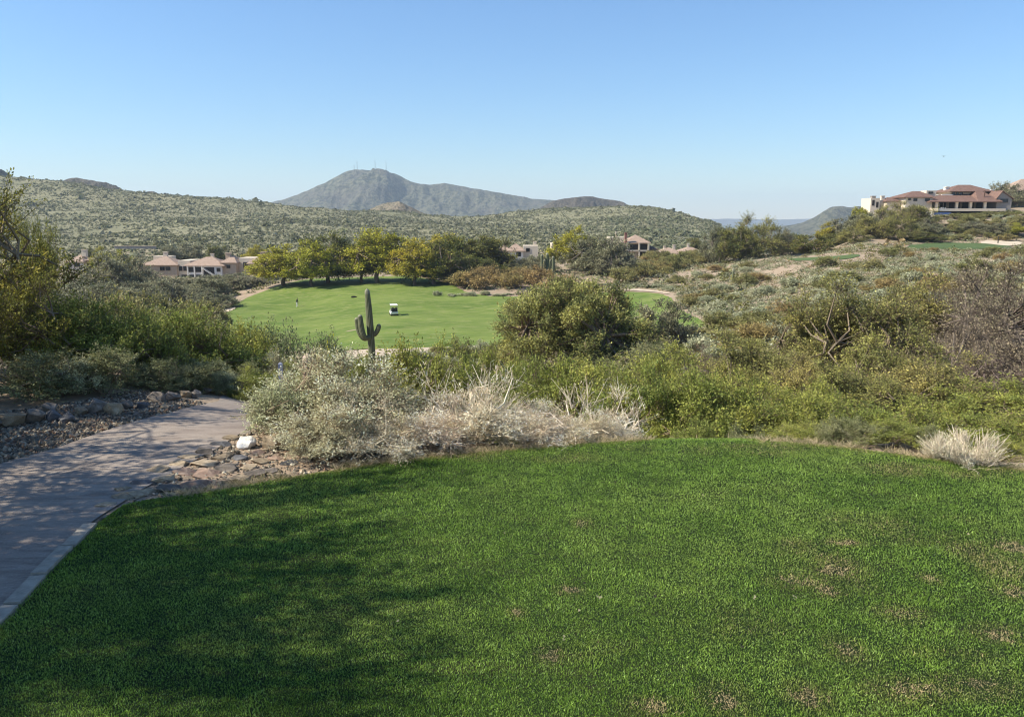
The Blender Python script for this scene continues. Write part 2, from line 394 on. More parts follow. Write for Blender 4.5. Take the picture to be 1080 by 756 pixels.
tee_px = [(-60, 715), (0, 655), (50, 602), (100, 556), (128, 534), (160, 528), (205, 523), (270, 511), (335, 500), (400, 490), (450, 484), (500, 479), (560, 474), (620, 469), (680, 466), (740, 466), (800, 467), (860, 470), (915, 476), (975, 485), (1040, 493), (1100, 499), (1200, 512)]
tee_w = hits(tee_px)
TEE = np.vstack([tee_w, [[9.0, 5.5], [10.5, 2.0], [10, -4.0], [-1.6, -4.0], [-1.9, 0.5]]])
tee, TEEB = sheet("tee_grass_ground", TEE, 0.25, 0.035, M_TEE, round_edge=0.10, wob=0.006, bstep=0.08)

# cart path
R_px = [(-70, 715), (0, 649), (50, 596), (97, 551), (150, 517), (200, 489), (235, 470), (262, 454), (276, 440), (290, 428)]
L_px = [(262, 417.5), (230, 424), (180, 436), (120, 452), (60, 473), (0, 490), (-60, 505)]
pr, pl = hits(R_px), hits(L_px)
PATH = np.vstack([[[-1.7, -4.0], [-2.05, 0.5]], pr, [[-2.9, 13.2], [-1.8, 15.5], [0.5, 17.5], [-0.6, 19.2], [-3.2, 17.3], [-4.4, 15.2]], pl, [[-4.9, 4.5], [-4.75, -4.0]]])
def path_mat():
    m, n, out = new_mat("streaked_path_surface"); P = gpos(n)
    st = scaled(n, P, (0.8, 4.5, 1))
    a = noise(n, 2.2, 5, 0.65, st, 0.6); b = noise(n, 55, 4, 0.75, P); cst = noise(n, 0.5, 3, 0.6, P)
    c = ramp(n, cst, [(0.35, (0.245, 0.20, 0.165)), (0.65, (0.325, 0.275, 0.225))])
    c = mixc(n, ramp(n, a, [(0.36, (0.65, 0.65, 0.65)), (0.55, (0, 0, 0))]), c, (0.15, 0.115, 0.09))  # dark streaks: shadows of fine parallel cracks put into the colour
    c = mixc(n, ramp(n, b, [(0.55, (0, 0, 0)), (0.75, (0.8, 0.8, 0.8))]), c, (0.44, 0.385, 0.32))
    c = mixc(n, ramp(n, b, [(0.28, (0.6, 0.6, 0.6)), (0.42, (0, 0, 0))]), c, (0.11, 0.095, 0.085))
    finish(n, out, c, 0.85, mathn(n, 'ADD', b, a), 0.5, 0.012, 0.25); return m
M_PATH = path_mat()
path, PATHB = sheet("cart_path", PATH, 0.3, 0.012, M_PATH, wob=0.015, bstep=0.12, seed=3)

# kerb of concrete blocks between path and tee
M_KERB = plain("kerb_concrete", (0.33, 0.29, 0.23), 0.9, 0.25, 14, 0.15, 0.6, 0.006)
kl = resample(np.vstack([[[-1.85, -2.0], [-2.0, 0.6]], pr[:4]]), 0.01, closed=False)
s_acc, b_len, kb = 0, 0.42, Buf()
ks = np.r_[0, np.cumsum(np.linalg.norm(np.diff(kl, axis=0), axis=1))]; g = rng(4)
while s_acc + b_len < ks[-1]:
    p = [np.interp(s_acc + b_len / 2, ks, kl[:, q]) for q in (0, 1)]
    q2 = [np.interp(s_acc + b_len / 2 + 0.05, ks, kl[:, q]) for q in (0, 1)]
    a = math.atan2(q2[1] - p[1], q2[0] - p[0])
    kb.box((p[0] + 0.045 * math.sin(a), p[1] - 0.045 * math.cos(a), H(*p) + 0.014 + g.uniform(-.004, .004)), (b_len - 0.025, 0.10, 0.08), a + g.uniform(-.02, .02), taper=0.97)
    s_acc += b_len; b_len = g.uniform(0.38, 0.5)
tag(obj("kerb", kb.mesh("kerb", M_KERB)), kind="structure")

# fairway, its far apron, the small patches and the two greens
fair_px = [(225, 329), (243, 322), (265, 312), (300, 303.5), (330, 299.5), (380, 299), (420, 304), (455, 308), (500, 313), (560, 313.5), (610, 311), (650, 307.5), (690, 308.5), (703, 312), (712, 318), (722, 330), (745, 341), (738, 349), (700, 352), (660, 354), (600, 362), (530, 364), (470, 366), (420, 369), (370, 370), (320, 372), (270, 362), (240, 346)]
fair_far = [at(288, 186)[:2], at(320, 201)[:2], at(360, 206)[:2], at(410, 206)[:2], at(445, 198)[:2], at(475, 178)[:2]]
_a, _b = fair_px.index((265, 312)), fair_px.index((500, 313))
fw = smooth_closed(np.vstack([hits(fair_px[:_a + 1]), fair_far, hits(fair_px[_b:])]), 1)
fair, FAIRB = sheet("fairway", fw, 2.2, 0.07, M_FAIR, wob=0.5, seed=7, bstep=1.2)
M_SAND = plain("bunker_sand", (0.50, 0.42, 0.31), 0.95, 0.12, 0.7, 0.1, 0.3, 0.05, obj_space=False)
M_DIRT = plain("pale_dirt", (0.44, 0.36, 0.27), 0.95, 0.25, 0.8, 0.1, 0.6, 0.08, obj_space=False)
GREENS = []
for nm, pp, stp in (("putting_green", [(955, 261), (965, 257.5), (1000, 256), (1040, 257), (1062, 259), (1070, 261.5), (1040, 263), (990, 263.5), (962, 263)], 1.5),
                    ("raised_tee_turf", [(828, 273.5), (850, 272.5), (880, 271), (905, 268), (908, 270.5), (895, 273.5), (860, 275.5), (832, 275.5)], 1.5)):
    hh = [hit(*p) for p in pp]
    hh = smooth_closed(np.array([h[:2] for h in hh if h is not None]), 1)
    GREENS.append(sheet(nm, hh, stp, 0.10, M_GREEN, seed=11, bstep=1.0)[1])
sands = []
for pp, mt, nm in (([(213, 331), (225, 327), (243, 323.5), (250, 325), (243, 329), (228, 331), (218, 333)], M_SAND, "sand_bunker"),
               ([(1030, 256.5), (1045, 253.5), (1072, 253.5), (1080, 258), (1068, 260), (1050, 258.5)], M_SAND, "sand_bunker"),
               ([(350, 373), (400, 369.5), (470, 366.5), (545, 364.5), (548, 368), (470, 372), (420, 377), (370, 382)], M_DIRT, "dirt_path"),
               ([(640, 307), (660, 305.4), (690, 306), (708, 309.5), (703, 310.5), (690, 307.6), (655, 306.8)], M_DIRT, "dirt_verge")):
    hh = [hit(*p) for p in pp]
    hh = np.array([h[:2] for h in hh if h is not None])
    if len(hh) > 3 and np.ptp(hh[:, 1]) < 90:
        sands.append(sheet(nm, smooth_closed(hh, 1), 1.3, 0.13, mt, wob=0.15, seed=13, bstep=0.8)[1])
    else: print("skip sand", pp[0], hh)

# ------------------------------------------------------------------ distant ranges
def range_mat(name, cdark, clight, s, rock=(0.10, 0.085, 0.075)):
    m, n, out = new_mat(name); P = gpos(n)
    a = noise(n, 0.5 * s, 4, 0.7, P); b = noise(n, 0.06 * s, 5, 0.6, P); c3 = noise(n, 0.012 * s, 4, 0.6, P)
    c = ramp(n, a, [(0.42, cdark), (0.56, clight)])
    c = mixc(n, ramp(n, b, [(0.45, (0, 0, 0)), (0.65, (0.6, 0.6, 0.6))]), c, rock)
    c = mixc(n, ramp(n, c3, [(0.4, (0, 0, 0)), (0.7, (0.4, 0.4, 0.4))]), c, [v * 0.75 for v in clight])
    finish(n, out, c, 0.95, mathn(n, 'ADD', a, b), 0.8, 3.0 / s, 0.1); return m
def mountain(name, crest, Y0, wfront, wback, base_rel, mat, nz, seed, step=1.0, rows=70, lab=None, rough=0.6):
    cx = np.array([c[0] for c in crest], float); cyy = np.array([c[1] for c in crest], float)
    px = np.arange(cx[0], cx[-1] + .1, step)
    py = pchip(cx, cyy, px) + rough * fbm(px / 7, px * 0 + seed, seed, 4)
    # tangent of elevation for that pixel at the horizon column
    vn = (378 - py) / FPX; tanv = (-ST + vn * CT) / (CT + vn * ST)
    zc = tanv * Y0 + CZ
    t = np.linspace(-1, 1, rows)
    T, PX = np.meshgrid(t, px, indexing='ij'); ZC = np.broadcast_to(zc, T.shape)
    Y = Y0 + np.where(T < 0, T * wfront, T * wback)
    X = (PX - 540) / 862.5 * Y
    shp = (1 - np.abs(T)) ** 1.15
    base = base_rel + CZ
    Z = base + (ZC - base) * shp
    hgt = (ZC - base)
    spur = fbm(X / nz, Y / (nz * 2.2), seed, 5)
    rid = 1 - np.abs(fbm(X / nz * 0.9 + 5, Y / (nz * 3) + 3, seed + 3, 5)) * 2
    Z = Z + hgt * (0.30 * spur + 0.42 * (rid - 0.6)) * np.clip(np.abs(T) * 5, 0, 1) * (1 - np.abs(T)) ** 0.7
    r_, c_ = T.shape
    V = np.c_[X.ravel(), Y.ravel(), Z.ravel()]
    i = np.arange(r_ - 1)[:, None] * c_; j = np.arange(c_ - 1)[None]
    F = np.stack([i + j, i + j + 1, i + c_ + j + 1, i + c_ + j], -1).reshape(-1, 4)
    o = obj(name, np_mesh(name, V, F, mat, smooth=True)); tag(o, lab, kind="structure")
    return o
M_MTN = range_mat("far_mountain_slope", (0.03, 0.038, 0.024), (0.15, 0.145, 0.095), 0.12)
M_KNOB = range_mat("rocky_knob", (0.04, 0.038, 0.03), (0.14, 0.12, 0.09), 0.5, (0.055, 0.045, 0.04))
M_KNOB2 = range_mat("grassy_knob", (0.08, 0.085, 0.05), (0.28, 0.23, 0.16), 0.8, (0.13, 0.09, 0.07))
mountain("mountain", [(255, 240), (270, 221), (285, 214), (300, 210), (320, 202.5), (340, 194), (352, 188), (365, 181.5), (375, 178.5), (390, 179), (405, 180.5), (420, 184), (435, 191), (450, 194.5), (470, 193), (490, 196.5), (520, 202), (550, 207), (580, 211), (600, 213), (640, 220), (680, 230), (720, 242)], 3500, 900, 900, -45, M_MTN, 190, 5)
mountain("hill", [(560, 226), (572, 217), (585, 211), (600, 208), (620, 206.5), (640, 209), (655, 213), (668, 220), (690, 232)], 1700, 300, 400, -40, M_KNOB, 60, 8)
mountain("hill", [(50, 206), (62, 195), (72, 190), (85, 187.5), (100, 189.5), (118, 194), (130, 198), (142, 203), (155, 210)], 1350, 200, 250, -10, M_KNOB, 45, 12)
mountain("hill", [(-90, 186), (-60, 176), (-20, 172), (0, 176.5), (10, 181), (18, 187), (28, 195)], 1250, 150, 250, 0, M_KNOB, 45, 13)
mountain("hill", [(130, 208), (148, 202), (162, 201.5), (175, 206), (190, 207), (205, 211), (225, 212), (250, 217)], 1450, 200, 250, -20, M_KNOB, 45, 14)
mountain("hill", [(370, 228), (385, 222.5), (400, 216.5), (410, 213), (420, 212.5), (432, 217.5), (446, 224), (462, 231)], 1080, 130, 160, -15, M_KNOB2, 40, 15)
mountain("mountain", [(800, 243), (820, 239), (840, 236), (858, 229), (868, 222), (877, 217.5), (886, 216.5), (896, 218), (908, 217), (920, 214), (945, 211), (990, 206), (1040, 208)], 2500, 500, 500, -50, M_MTN, 120, 16)
M_FARM = range_mat("hazy_range", (0.05, 0.05, 0.045), (0.12, 0.11, 0.09), 0.06)
mountain("mountain", [(690, 231.5), (730, 231), (770, 230.5), (810, 231.5), (850, 230.5), (900, 231), (960, 232)], 9000, 350, 300, -62, M_FARM, 400, 19, rows=30, rough=0.3)

# haze
def haze():
    m, n, out = new_mat("haze_air")
    v = N(n, "ShaderNodeVolumePrincipled")
    v.inputs["Color"].default_value = (0.74, 0.88, 1.0, 1); v.inputs["Density"].default_value = HAZE; v.inputs["Anisotropy"].default_value = 0.1
    n.links.new(v.outputs[0], out.inputs["Volume"])
    b = Buf(); b.box((0, 0, (-75 + 290) / 2), (19600, 19600, 365)); o = obj("haze", b.mesh("haze", m)); tag(o, kind="stuff")
HAZE = 1.15e-4
haze()
# ------------------------------------------------------------------ plants
LEAFGAIN = 1.6
def unit(v): return v / (np.linalg.norm(v, axis=-1, keepdims=True) + 1e-9)

def leaf_quads(P, A, size, g, aspect=0.45, jitter=0.8, face=None):
    n = len(P)
    a = unit(A + jitter * g.normal(size=(n, 3)))
    nb = g.normal(size=(n, 3)) * 0.55 + (face if face is not None else g.normal(size=(n, 3)))   # leaves face outwards and to the sky
    b = unit(np.cross(nb, a))
    s = (size * g.uniform(0.6, 1.35, n))[:, None]; w = s * aspect
    V = np.stack([P, P + a * s * 0.5 + b * w * 0.5, P + a * s, P + a * s * 0.5 - b * w * 0.5], 1).reshape(-1, 3)
    F = np.arange(4 * n).reshape(n, 4)
    return V, F

def ribbons(P0, P1, w, g):
    """thin twigs as crossed slivers"""
    n = len(P0); d = unit(P1 - P0); b = unit(np.cross(d, g.normal(size=(n, 3)))); c = np.cross(d, b)
    w = np.broadcast_to(np.asarray(w, float), (n,))[:, None]
    V, F = [], []
    for k, q in enumerate((b, c)):
        V.append(np.stack([P0 - q * w / 2, P0 + q * w / 2, P1 + q * w / 6, P1 - q * w / 6], 1).reshape(-1, 3))
        F.append(np.arange(4 * n).reshape(n, 4) + k * 4 * n)
    return np.vstack(V), np.vstack(F)

def make_plant(name, seed, H0, W0, lobes, twigs, lpt, leaf, lobe_r, cols, up=0.35, z0=0.12, stems=5, stem_r=0.02, bare=0.0,
               twig_w=0.006, wood=((0.16, 0.12, 0.08), (0.25, 0.2, 0.14)), trunk=None, lump=0.35, aspect=0.5, top_flat=1.0, tipcol=None, shell=0.45, gain=1.0, ljit=0.8, curl=0.0):
    """returns (crown mesh, wood mesh): a dome of lobes; each lobe is a burst of twigs that carry the leaves"""
    g = rng(seed)
    u = unit(g.normal(size=(lobes * 3, 3))); u[:, 2] = np.abs(u[:, 2]) * 1.0
    rr = g.uniform(0, 1, len(u)) ** shell
    lum = 1 + lump * fbm(u[:, 0] * 1.7 + seed, u[:, 1] * 1.7 + u[:, 2] * 2, seed, 3)
    u = u * (rr * lum)[:, None]; u = u[:lobes]
    zt = H0 - lobe_r * 0.9; zb = z0 * H0 + lobe_r * 0.4
    C = np.c_[u[:, 0] * (W0 / 2 - lobe_r * .7), u[:, 1] * (W0 / 2 - lobe_r * .7), zb + u[:, 2] ** top_flat * (zt - zb)]
    axis0 = np.array([0, 0, z0 * H0])
    # twigs
    nt_ = lobes * twigs
    ci = np.repeat(np.arange(lobes), twigs)
    outw = unit(C - axis0)[ci]
    d = unit(g.normal(size=(nt_, 3)) * 0.75 + outw * 0.75 + np.array([0, 0, up]))
    lsc = g.uniform(0.7, 1.25, lobes)[ci]
    L = lobe_r * g.uniform(0.55, 1.25, nt_) * lsc
    P0 = C[ci] + g.normal(size=(nt_, 3)) * lobe_r * 0.15; P1 = P0 + d * L[:, None]
    P1[:, 2] = np.maximum(P1[:, 2], 0.03 * H0)
    # leaves
    cb = Buf()
    cols = np.asarray(cols, float)
    keep = g.uniform(size=nt_) >= bare
    ti = np.repeat(np.nonzero(keep)[0], lpt)
    f = g.uniform(0.15, 1.0, len(ti)) ** 0.75
    LP = P0[ti] + (P1 - P0)[ti] * f[:, None] + g.normal(size=(len(ti), 3)) * leaf * 0.5
    lc = g.uniform(size=lobes); mixv = np.clip(lc[ci[ti]] * 0.7 + g.uniform(-0.1, 0.5, len(ti)), 0, 0.999) * (len(cols) - 1)
    k = mixv.astype(int); fr = (mixv - k)[:, None]
    c = cols[k] * (1 - fr) + cols[np.minimum(k + 1, len(cols) - 1)] * fr
    c = np.minimum(c * LEAFGAIN * gain * g.uniform(0.65, 1.4, (len(ti), 1)), 0.85)
    if tipcol is not None:
        q = (f > 0.9) & (g.uniform(size=len(f)) < tipcol[1]); c[q] = tipcol[0]
    if len(ti):
        face = unit(LP - C[ci[ti]]) * 0.7 + outw[ti] * 0.5 + np.array([0, 0, 0.45])
        V, F = leaf_quads(LP, d[ti], leaf, g, aspect, ljit, face=face)
        cb.add(V, F, np.repeat(c, 4, 0))
    ex = P1 if not len(ti) else LP
    W1 = (np.percentile(ex[:, 0], 98.5) - np.percentile(ex[:, 0], 1.5) + np.percentile(ex[:, 1], 98.5) - np.percentile(ex[:, 1], 1.5)) / 2
    H1 = np.percentile(ex[:, 2], 99)
    # wood
    wb = Buf(); wc = np.asarray(wood, float)
    def wcol(): return wc[0] + (wc[1] - wc[0]) * g.uniform()
    if trunk:
        th, tr = trunk; nodes = []
        p = np.array([[0, 0, -0.1 * H0], [g.normal() * .02 * H0, g.normal() * .02 * H0, th * .5], [g.normal() * .03 * H0, g.normal() * .03 * H0, th]])
        wb.tube(p, [tr * 1.25, tr, tr * .8], 8, wcol()); start = p[-1]; r0 = tr * 0.6
    else: start = None; r0 = stem_r
    sd = unit(g.normal(size=(stems, 3)) * np.array([1, 1, 0])); M = []
    for s in range(stems):
        tgt = np.array([sd[s, 0] * W0 * 0.26, sd[s, 1] * W0 * 0.26, (zb + zt) * 0.5 * g.uniform(.8, 1.1)])
        st = start if start is not None else np.array([sd[s, 0], sd[s, 1], 0]) * stem_r * 2 + np.array([0, 0, -0.04 * H0])
        mid = (st + tgt) / 2 + g.normal(size=3) * W0 * 0.03; mid[2] += 0.04 * H0
        wb.tube([st, mid, tgt], [r0, r0 * .75, r0 * .55], 5, wcol(), cap=False); M.append(tgt)
    M = np.array(M)
    for q in range(lobes):
        j = np.argmin(np.linalg.norm(M - C[q], axis=1)); m_ = (M[j] + C[q]) / 2 + g.normal(size=3) * lobe_r * 0.25
        wb.tube([M[j], m_, C[q] + unit(C[q] - axis0) * lobe_r * 0.4], [r0 * .5, r0 * .38, r0 * .15], 4, wcol(), cap=False)
    V, F = ribbons(P0, P1, twig_w, g)
    tc = wc[0] + (wc[1] - wc[0]) * g.uniform(size=(nt_, 1)); tc = np.tile(np.repeat(tc, 4, 0), (2, 1))
    wb.add(V, F, tc)
    crown = cb.mesh(name + "_crown", M_LEAF) if len(ti) else None
    wood_me = wb.mesh(name + "_wood", M_BARK)
    return dict(crown=crown, wood=wood_me, H=float(H1), W=float(W1), trunk=bool(trunk), name=name)

KINDS = {}
def kind(key, n, **k):
    KINDS[key] = [make_plant(key, 100 * len(KINDS) + i + 1, **k) for i in range(n)]
G1, G2, G3 = (0.070, 0.085, 0.020), (0.125, 0.138, 0.028), (0.205, 0.205, 0.045)
tan1, tan2 = (0.30, 0.24, 0.15), (0.55, 0.47, 0.33)
kind("creosote_bush", 4, H0=1.9, W0=2.5, lobes=46, twigs=26, lpt=17, leaf=0.045, lobe_r=0.42, cols=[G1, G2, G3], gain=1.25, stems=7, stem_r=0.022, z0=0.05, up=0.7, lump=0.6)
kind("greygreen_bush", 3, H0=1.8, W0=2.5, lobes=42, twigs=24, lpt=15, leaf=0.05, lobe_r=0.42, cols=[(0.07, 0.085, 0.035), (0.13, 0.14, 0.06), (0.21, 0.21, 0.10)], stems=7, stem_r=0.02, z0=0.05, up=0.6, lump=0.6)
kind("acacia", 3, H0=3.2, W0=3.6, lobes=60, twigs=26, lpt=22, leaf=0.046, lobe_r=0.55, cols=[(0.075, 0.085, 0.02), (0.15, 0.15, 0.03), (0.25, 0.22, 0.04)], trunk=(0.6, 0.09), stems=6, z0=0.12, lump=0.6, twig_w=0.012, shell=0.6)
kind("open_acacia", 3, H0=3.2, W0=3.6, lobes=44, twigs=22, lpt=16, leaf=0.05, lobe_r=0.5, stem_r=0.02, cols=[(0.075, 0.085, 0.02), (0.15, 0.15, 0.03), (0.25, 0.22, 0.04)], trunk=(0.8, 0.03), stems=6, z0=0.35, lump=0.6, twig_w=0.01, shell=0.6)
kind("brittlebush", 3, H0=1.1, W0=1.5, lobes=60, twigs=40, lpt=13, leaf=0.024, lobe_r=0.24, cols=[(0.12, 0.10, 0.06), (0.20, 0.19, 0.115), (0.32, 0.30, 0.205)], stems=9, stem_r=0.009, z0=0.02, up=0.45, lump=0.5, twig_w=0.005, wood=((0.20, 0.15, 0.09), (0.46, 0.37, 0.25)), aspect=0.42, gain=1.75)
kind("silver_bush", 2, H0=1.1, W0=1.5, lobes=50, twigs=36, lpt=13, leaf=0.028, lobe_r=0.25, cols=[(0.09, 0.10, 0.05), (0.17, 0.18, 0.095), (0.28, 0.28, 0.17)], stems=9, stem_r=0.01, z0=0.04, up=0.5, lump=0.4, twig_w=0.005, wood=((0.2, 0.17, 0.11), (0.4, 0.36, 0.26)), aspect=0.5, gain=1.45)
kind("dry_bush", 4, H0=1.0, W0=1.5, lobes=46, twigs=34, lpt=10, leaf=0.034, lobe_r=0.23, cols=[(0.13, 0.095, 0.06), (0.25, 0.20, 0.13), (0.36, 0.31, 0.22)], bare=0.05, stems=12, stem_r=0.013, z0=0.0, up=0.15, lump=1.0, twig_w=0.005, wood=((0.34, 0.26, 0.17), (0.78, 0.69, 0.53)), aspect=0.16, ljit=1.3, shell=0.75, gain=2.0)
kind("dry_twigs", 3, H0=1.0, W0=1.2, lobes=22, twigs=16, lpt=6, leaf=0.05, lobe_r=0.25, cols=[(0.22, 0.18, 0.12), (0.36, 0.30, 0.21)], bare=0.1, stems=12, stem_r=0.016, z0=0.0, up=0.9, lump=1.0, twig_w=0.0065, wood=((0.48, 0.40, 0.28), (0.80, 0.72, 0.56)), aspect=0.09, ljit=1.1, shell=0.7, gain=1.8)
kind("straw_tuft", 2, H0=0.5, W0=1.0, lobes=22, twigs=34, lpt=3, leaf=0.03, lobe_r=0.22, cols=[(0.26, 0.21, 0.13), (0.40, 0.34, 0.23)], bare=0.3, stems=9, stem_r=0.004, z0=0.0, up=1.5, lump=1.0, twig_w=0.006, wood=((0.48, 0.41, 0.28), (0.80, 0.73, 0.56)), aspect=0.2, gain=1.5)
kind("brown_mesquite", 3, H0=4.2, W0=5.0, lobes=80, twigs=40, lpt=5, leaf=0.06, lobe_r=0.62, cols=[(0.12, 0.095, 0.06), (0.20, 0.165, 0.10), (0.26, 0.23, 0.13)], bare=0.15, stems=7, stem_r=0.03, z0=0.05, lump=0.5, twig_w=0.013, wood=((0.10, 0.075, 0.062), (0.24, 0.19, 0.155)), trunk=(0.5, 0.12))
kind("olive_tree_bush", 4, H0=4.2, W0=4.8, lobes=58, twigs=44, lpt=13, leaf=0.072, lobe_r=0.68, cols=[(0.06, 0.065, 0.02), (0.125, 0.12, 0.038), (0.24, 0.215, 0.06)], gain=1.25, stems=7, stem_r=0.03, z0=0.02, lump=0.3, twig_w=0.014, trunk=(0.5, 0.12), shell=0.32)
kind("big_ironwood", 1, H0=6.4, W0=10.4, lobes=260, twigs=34, lpt=13, leaf=0.13, lobe_r=0.85, cols=[(0.055, 0.065, 0.022), (0.12, 0.12, 0.035), (0.27, 0.25, 0.075)], gain=1.2, stems=9, stem_r=0.1, z0=0.0, lump=0.2, twig_w=0.02, trunk=(0.7, 0.28), shell=0.35, top_flat=0.8)
kind("yellow_paloverde", 4, H0=10, W0=10, lobes=110, twigs=20, lpt=9, leaf=0.30, lobe_r=1.25, cols=[(0.10, 0.10, 0.014), (0.225, 0.21, 0.022), (0.34, 0.295, 0.035)], trunk=(2.2, 0.28), stems=6, z0=0.2, lump=0.45, twig_w=0.05, shell=0.5)
kind("dark_tree", 4, H0=9, W0=10, lobes=110, twigs=20, lpt=9, leaf=0.28, lobe_r=1.2, cols=[(0.035, 0.045, 0.016), (0.075, 0.085, 0.022), (0.17, 0.155, 0.03)], trunk=(1.6, 0.28), stems=6, z0=0.1, lump=0.45, twig_w=0.05, shell=0.5)
kind("grey_mesquite", 4, H0=7, W0=9, lobes=90, twigs=20, lpt=8, leaf=0.26, lobe_r=1.1, cols=[(0.09, 0.09, 0.05), (0.15, 0.15, 0.08), (0.21, 0.20, 0.115)], trunk=(1.0, 0.22), stems=6, z0=0.05, lump=0.5, twig_w=0.05, wood=((0.14, 0.11, 0.085), (0.22, 0.19, 0.15)))
kind("scrub_bush", 4, H0=1.6, W0=2.4, lobes=26, twigs=16, lpt=9, leaf=0.11, lobe_r=0.42, cols=[(0.075, 0.08, 0.026), (0.14, 0.135, 0.045), (0.21, 0.195, 0.07)], stems=5, stem_r=0.03, z0=0.03, up=0.5, lump=0.5, twig_w=0.018)
kind("sage_mound", 4, H0=0.8, W0=1.5, lobes=22, twigs=16, lpt=8, leaf=0.085, lobe_r=0.26, cols=[(0.15, 0.16, 0.09), (0.24, 0.245, 0.145), (0.33, 0.33, 0.21)], stems=4, stem_r=0.02, z0=0.02, up=0.4, lump=0.4, twig_w=0.014)
kind("rusty_bush", 3, H0=1.5, W0=2.4, lobes=26, twigs=18, lpt=8, leaf=0.10, lobe_r=0.42, cols=[(0.13, 0.10, 0.045), (0.20, 0.15, 0.055), (0.27, 0.21, 0.08)], stems=5, stem_r=0.03, z0=0.03, up=0.5, lump=0.5, twig_w=0.018)

ORD = "zeroth first second third fourth fifth sixth seventh eighth ninth tenth eleventh twelfth thirteenth fourteenth fifteenth sixteenth seventeenth eighteenth nineteenth twentieth".split()
def ordn(i):
    if i <= 20: return ORD[i]
    tens = {2: "twenty", 3: "thirty", 4: "forty", 5: "fifty", 6: "sixty", 7: "seventy", 8: "eighty", 9: "ninety"}
    t, u = divmod(i, 10)
    if u: return tens[t] + "-" + ORD[u]
    return tens[t][:-1] + "ieth"

def plant_obj(proto, name, loc, sx, sz, rz, label, cat, group, lean=0.0):
    """a tree or shrub: the foliage mass and its trunk or stems, parented to one Empty"""
    r = empty(name, loc, rz)
    r.scale = (sx, sx, sz); r.rotation_euler[0] = lean
    tree = proto["trunk"]
    if proto["crown"]: obj("crown" if tree else "foliage", proto["crown"], r)
    obj("trunk" if tree else "stems", proto["wood"], r)
    tag(r, label, cat, group)
    return r

_pk = rng(99)
def place(kindk, px, Y, top, wpx, name, label, cat, group=None, rz=None, var=None, base=None):
    """a plant on the terrain at column px and forward distance Y, tall enough that its top reaches row `top`"""
    P = at(px, Y)
    if base is not None: P[2] = base
    d = ray(540, top); zt = CZ + d[2] / d[1] * Y
    hh = max(0.25, zt - P[2]); ww = wpx * m_per_px(Y)
    ps = KINDS[kindk]; p = ps[int(_pk.integers(len(ps))) if var is None else var % len(ps)]
    return plant_obj(p, name, tuple(P), ww / p["W"], hh / p["H"], rz if rz is not None else _pk.uniform(0, 6.28), label, cat, group)
def rowof(rows, name, lab, cat, group):
    """rows of (kind, px, Y, top, width); label says which one counted along the row"""
    rows = sorted(rows, key=lambda a: a[1])
    for i, (k, px, Y, top, wpx) in enumerate(rows):
        place(k, px, Y, top, wpx, name, lab.format(ordn(i + 1)), cat, group, var=i)

# left bank beyond the cart path
place("acacia", -58, 12.6, 190, 190, "acacia_tree", "tall yellow-green acacia at the photo's left edge above the boulders", "tree")
place("open_acacia", 36, 14.5, 226, 40, "acacia_tree", "slender acacia with airy top beside the tallest tree left of the path", "tree")
place("acacia", -2, 11.8, 288, 118, "acacia_tree", "broad low acacia in front of the tall one, behind the path boulders", "tree")
rowof([("creosote_bush", 82, 13.2, 316, 90), ("creosote_bush", 130, 13.5, 322, 95), ("creosote_bush", 168, 15, 330, 100), ("creosote_bush", 212, 15.5, 334, 110), ("creosote_bush", 252, 17, 346, 75), ("creosote_bush", 60, 12.5, 322, 120)],
      "creosote_bush", "tall yellow-green bush on the bank beyond the cart path, {} from the left", "bush", "tall bushes behind the path boulders")
rowof([("greygreen_bush", 20, 10.9, 372, 95), ("silver_bush", 62, 11.2, 380, 60), ("greygreen_bush", 95, 11.5, 368, 80), ("greygreen_bush", 150, 12.6, 380, 60), ("greygreen_bush", 185, 13.4, 378, 75), ("silver_bush", 215, 14.0, 385, 60), ("greygreen_bush", 245, 14.6, 384, 50)],
      "greygreen_bush", "low shaded grey-green bush just behind the path boulders, {} from the left", "bush", "low bushes behind the path boulders")
rowof([("greygreen_bush", 238, 33, 352, 80), ("greygreen_bush", 275, 31, 349, 85), ("greygreen_bush", 312, 30, 352, 80), ("greygreen_bush", 345, 31, 362, 70), ("greygreen_bush", 372, 30, 382, 50), ("scrub_bush", 200, 36, 345, 90), ("greygreen_bush", 160, 36, 338, 90), ("greygreen_bush", 418, 28, 380, 50)],
      "greygreen_bush", "grey-green bush between the path bank and the fairway, {} from the left", "bush", "bushes below the left end of the fairway")
place("brittlebush", 282, 15.5, 374, 48, "flowering_bush", "pale cream-topped bush behind the short grey post", "bush")
place("creosote_bush", 262, 13.6, 388, 50, "creosote_bush", "small bright green bush left of the short grey post", "bush")
place("creosote_bush", 303, 14.2, 385, 46, "creosote_bush", "small bright green bush between grey post and barrel cactus", "bush")

# foreground shrubs at the tee's edge
place("silver_bush", 298, 8.9, 404, 86, "brittlebush", "silver-green end of the pale shrubs beside the path rocks", "bush", "pale shrubs along the tee")
place("brittlebush", 352, 8.8, 379, 158, "brittlebush", "largest pale brittlebush, rounded, right of the tan boulder", "bush", "pale shrubs along the tee")
place("brittlebush", 330, 8.1, 425, 100, "brittlebush", "tan lower shrub directly behind the tan boulder", "bush", "pale shrubs along the tee")
place("dry_bush", 392, 8.1, 416, 105, "brittlebush", "tan-grey shrub at the right foot of the largest brittlebush", "bush", "pale shrubs along the tee")
place("dry_bush", 452, 8.5, 426, 120, "dry_bush", "brown leafless shrub between the brittlebush and the straw-coloured bush", "bush", "dry shrubs along the tee")
place("dry_twigs", 500, 8.9, 391, 115, "dry_bush", "tallest dead straw-coloured bush with upright bare stems", "bush", "dry shrubs along the tee")
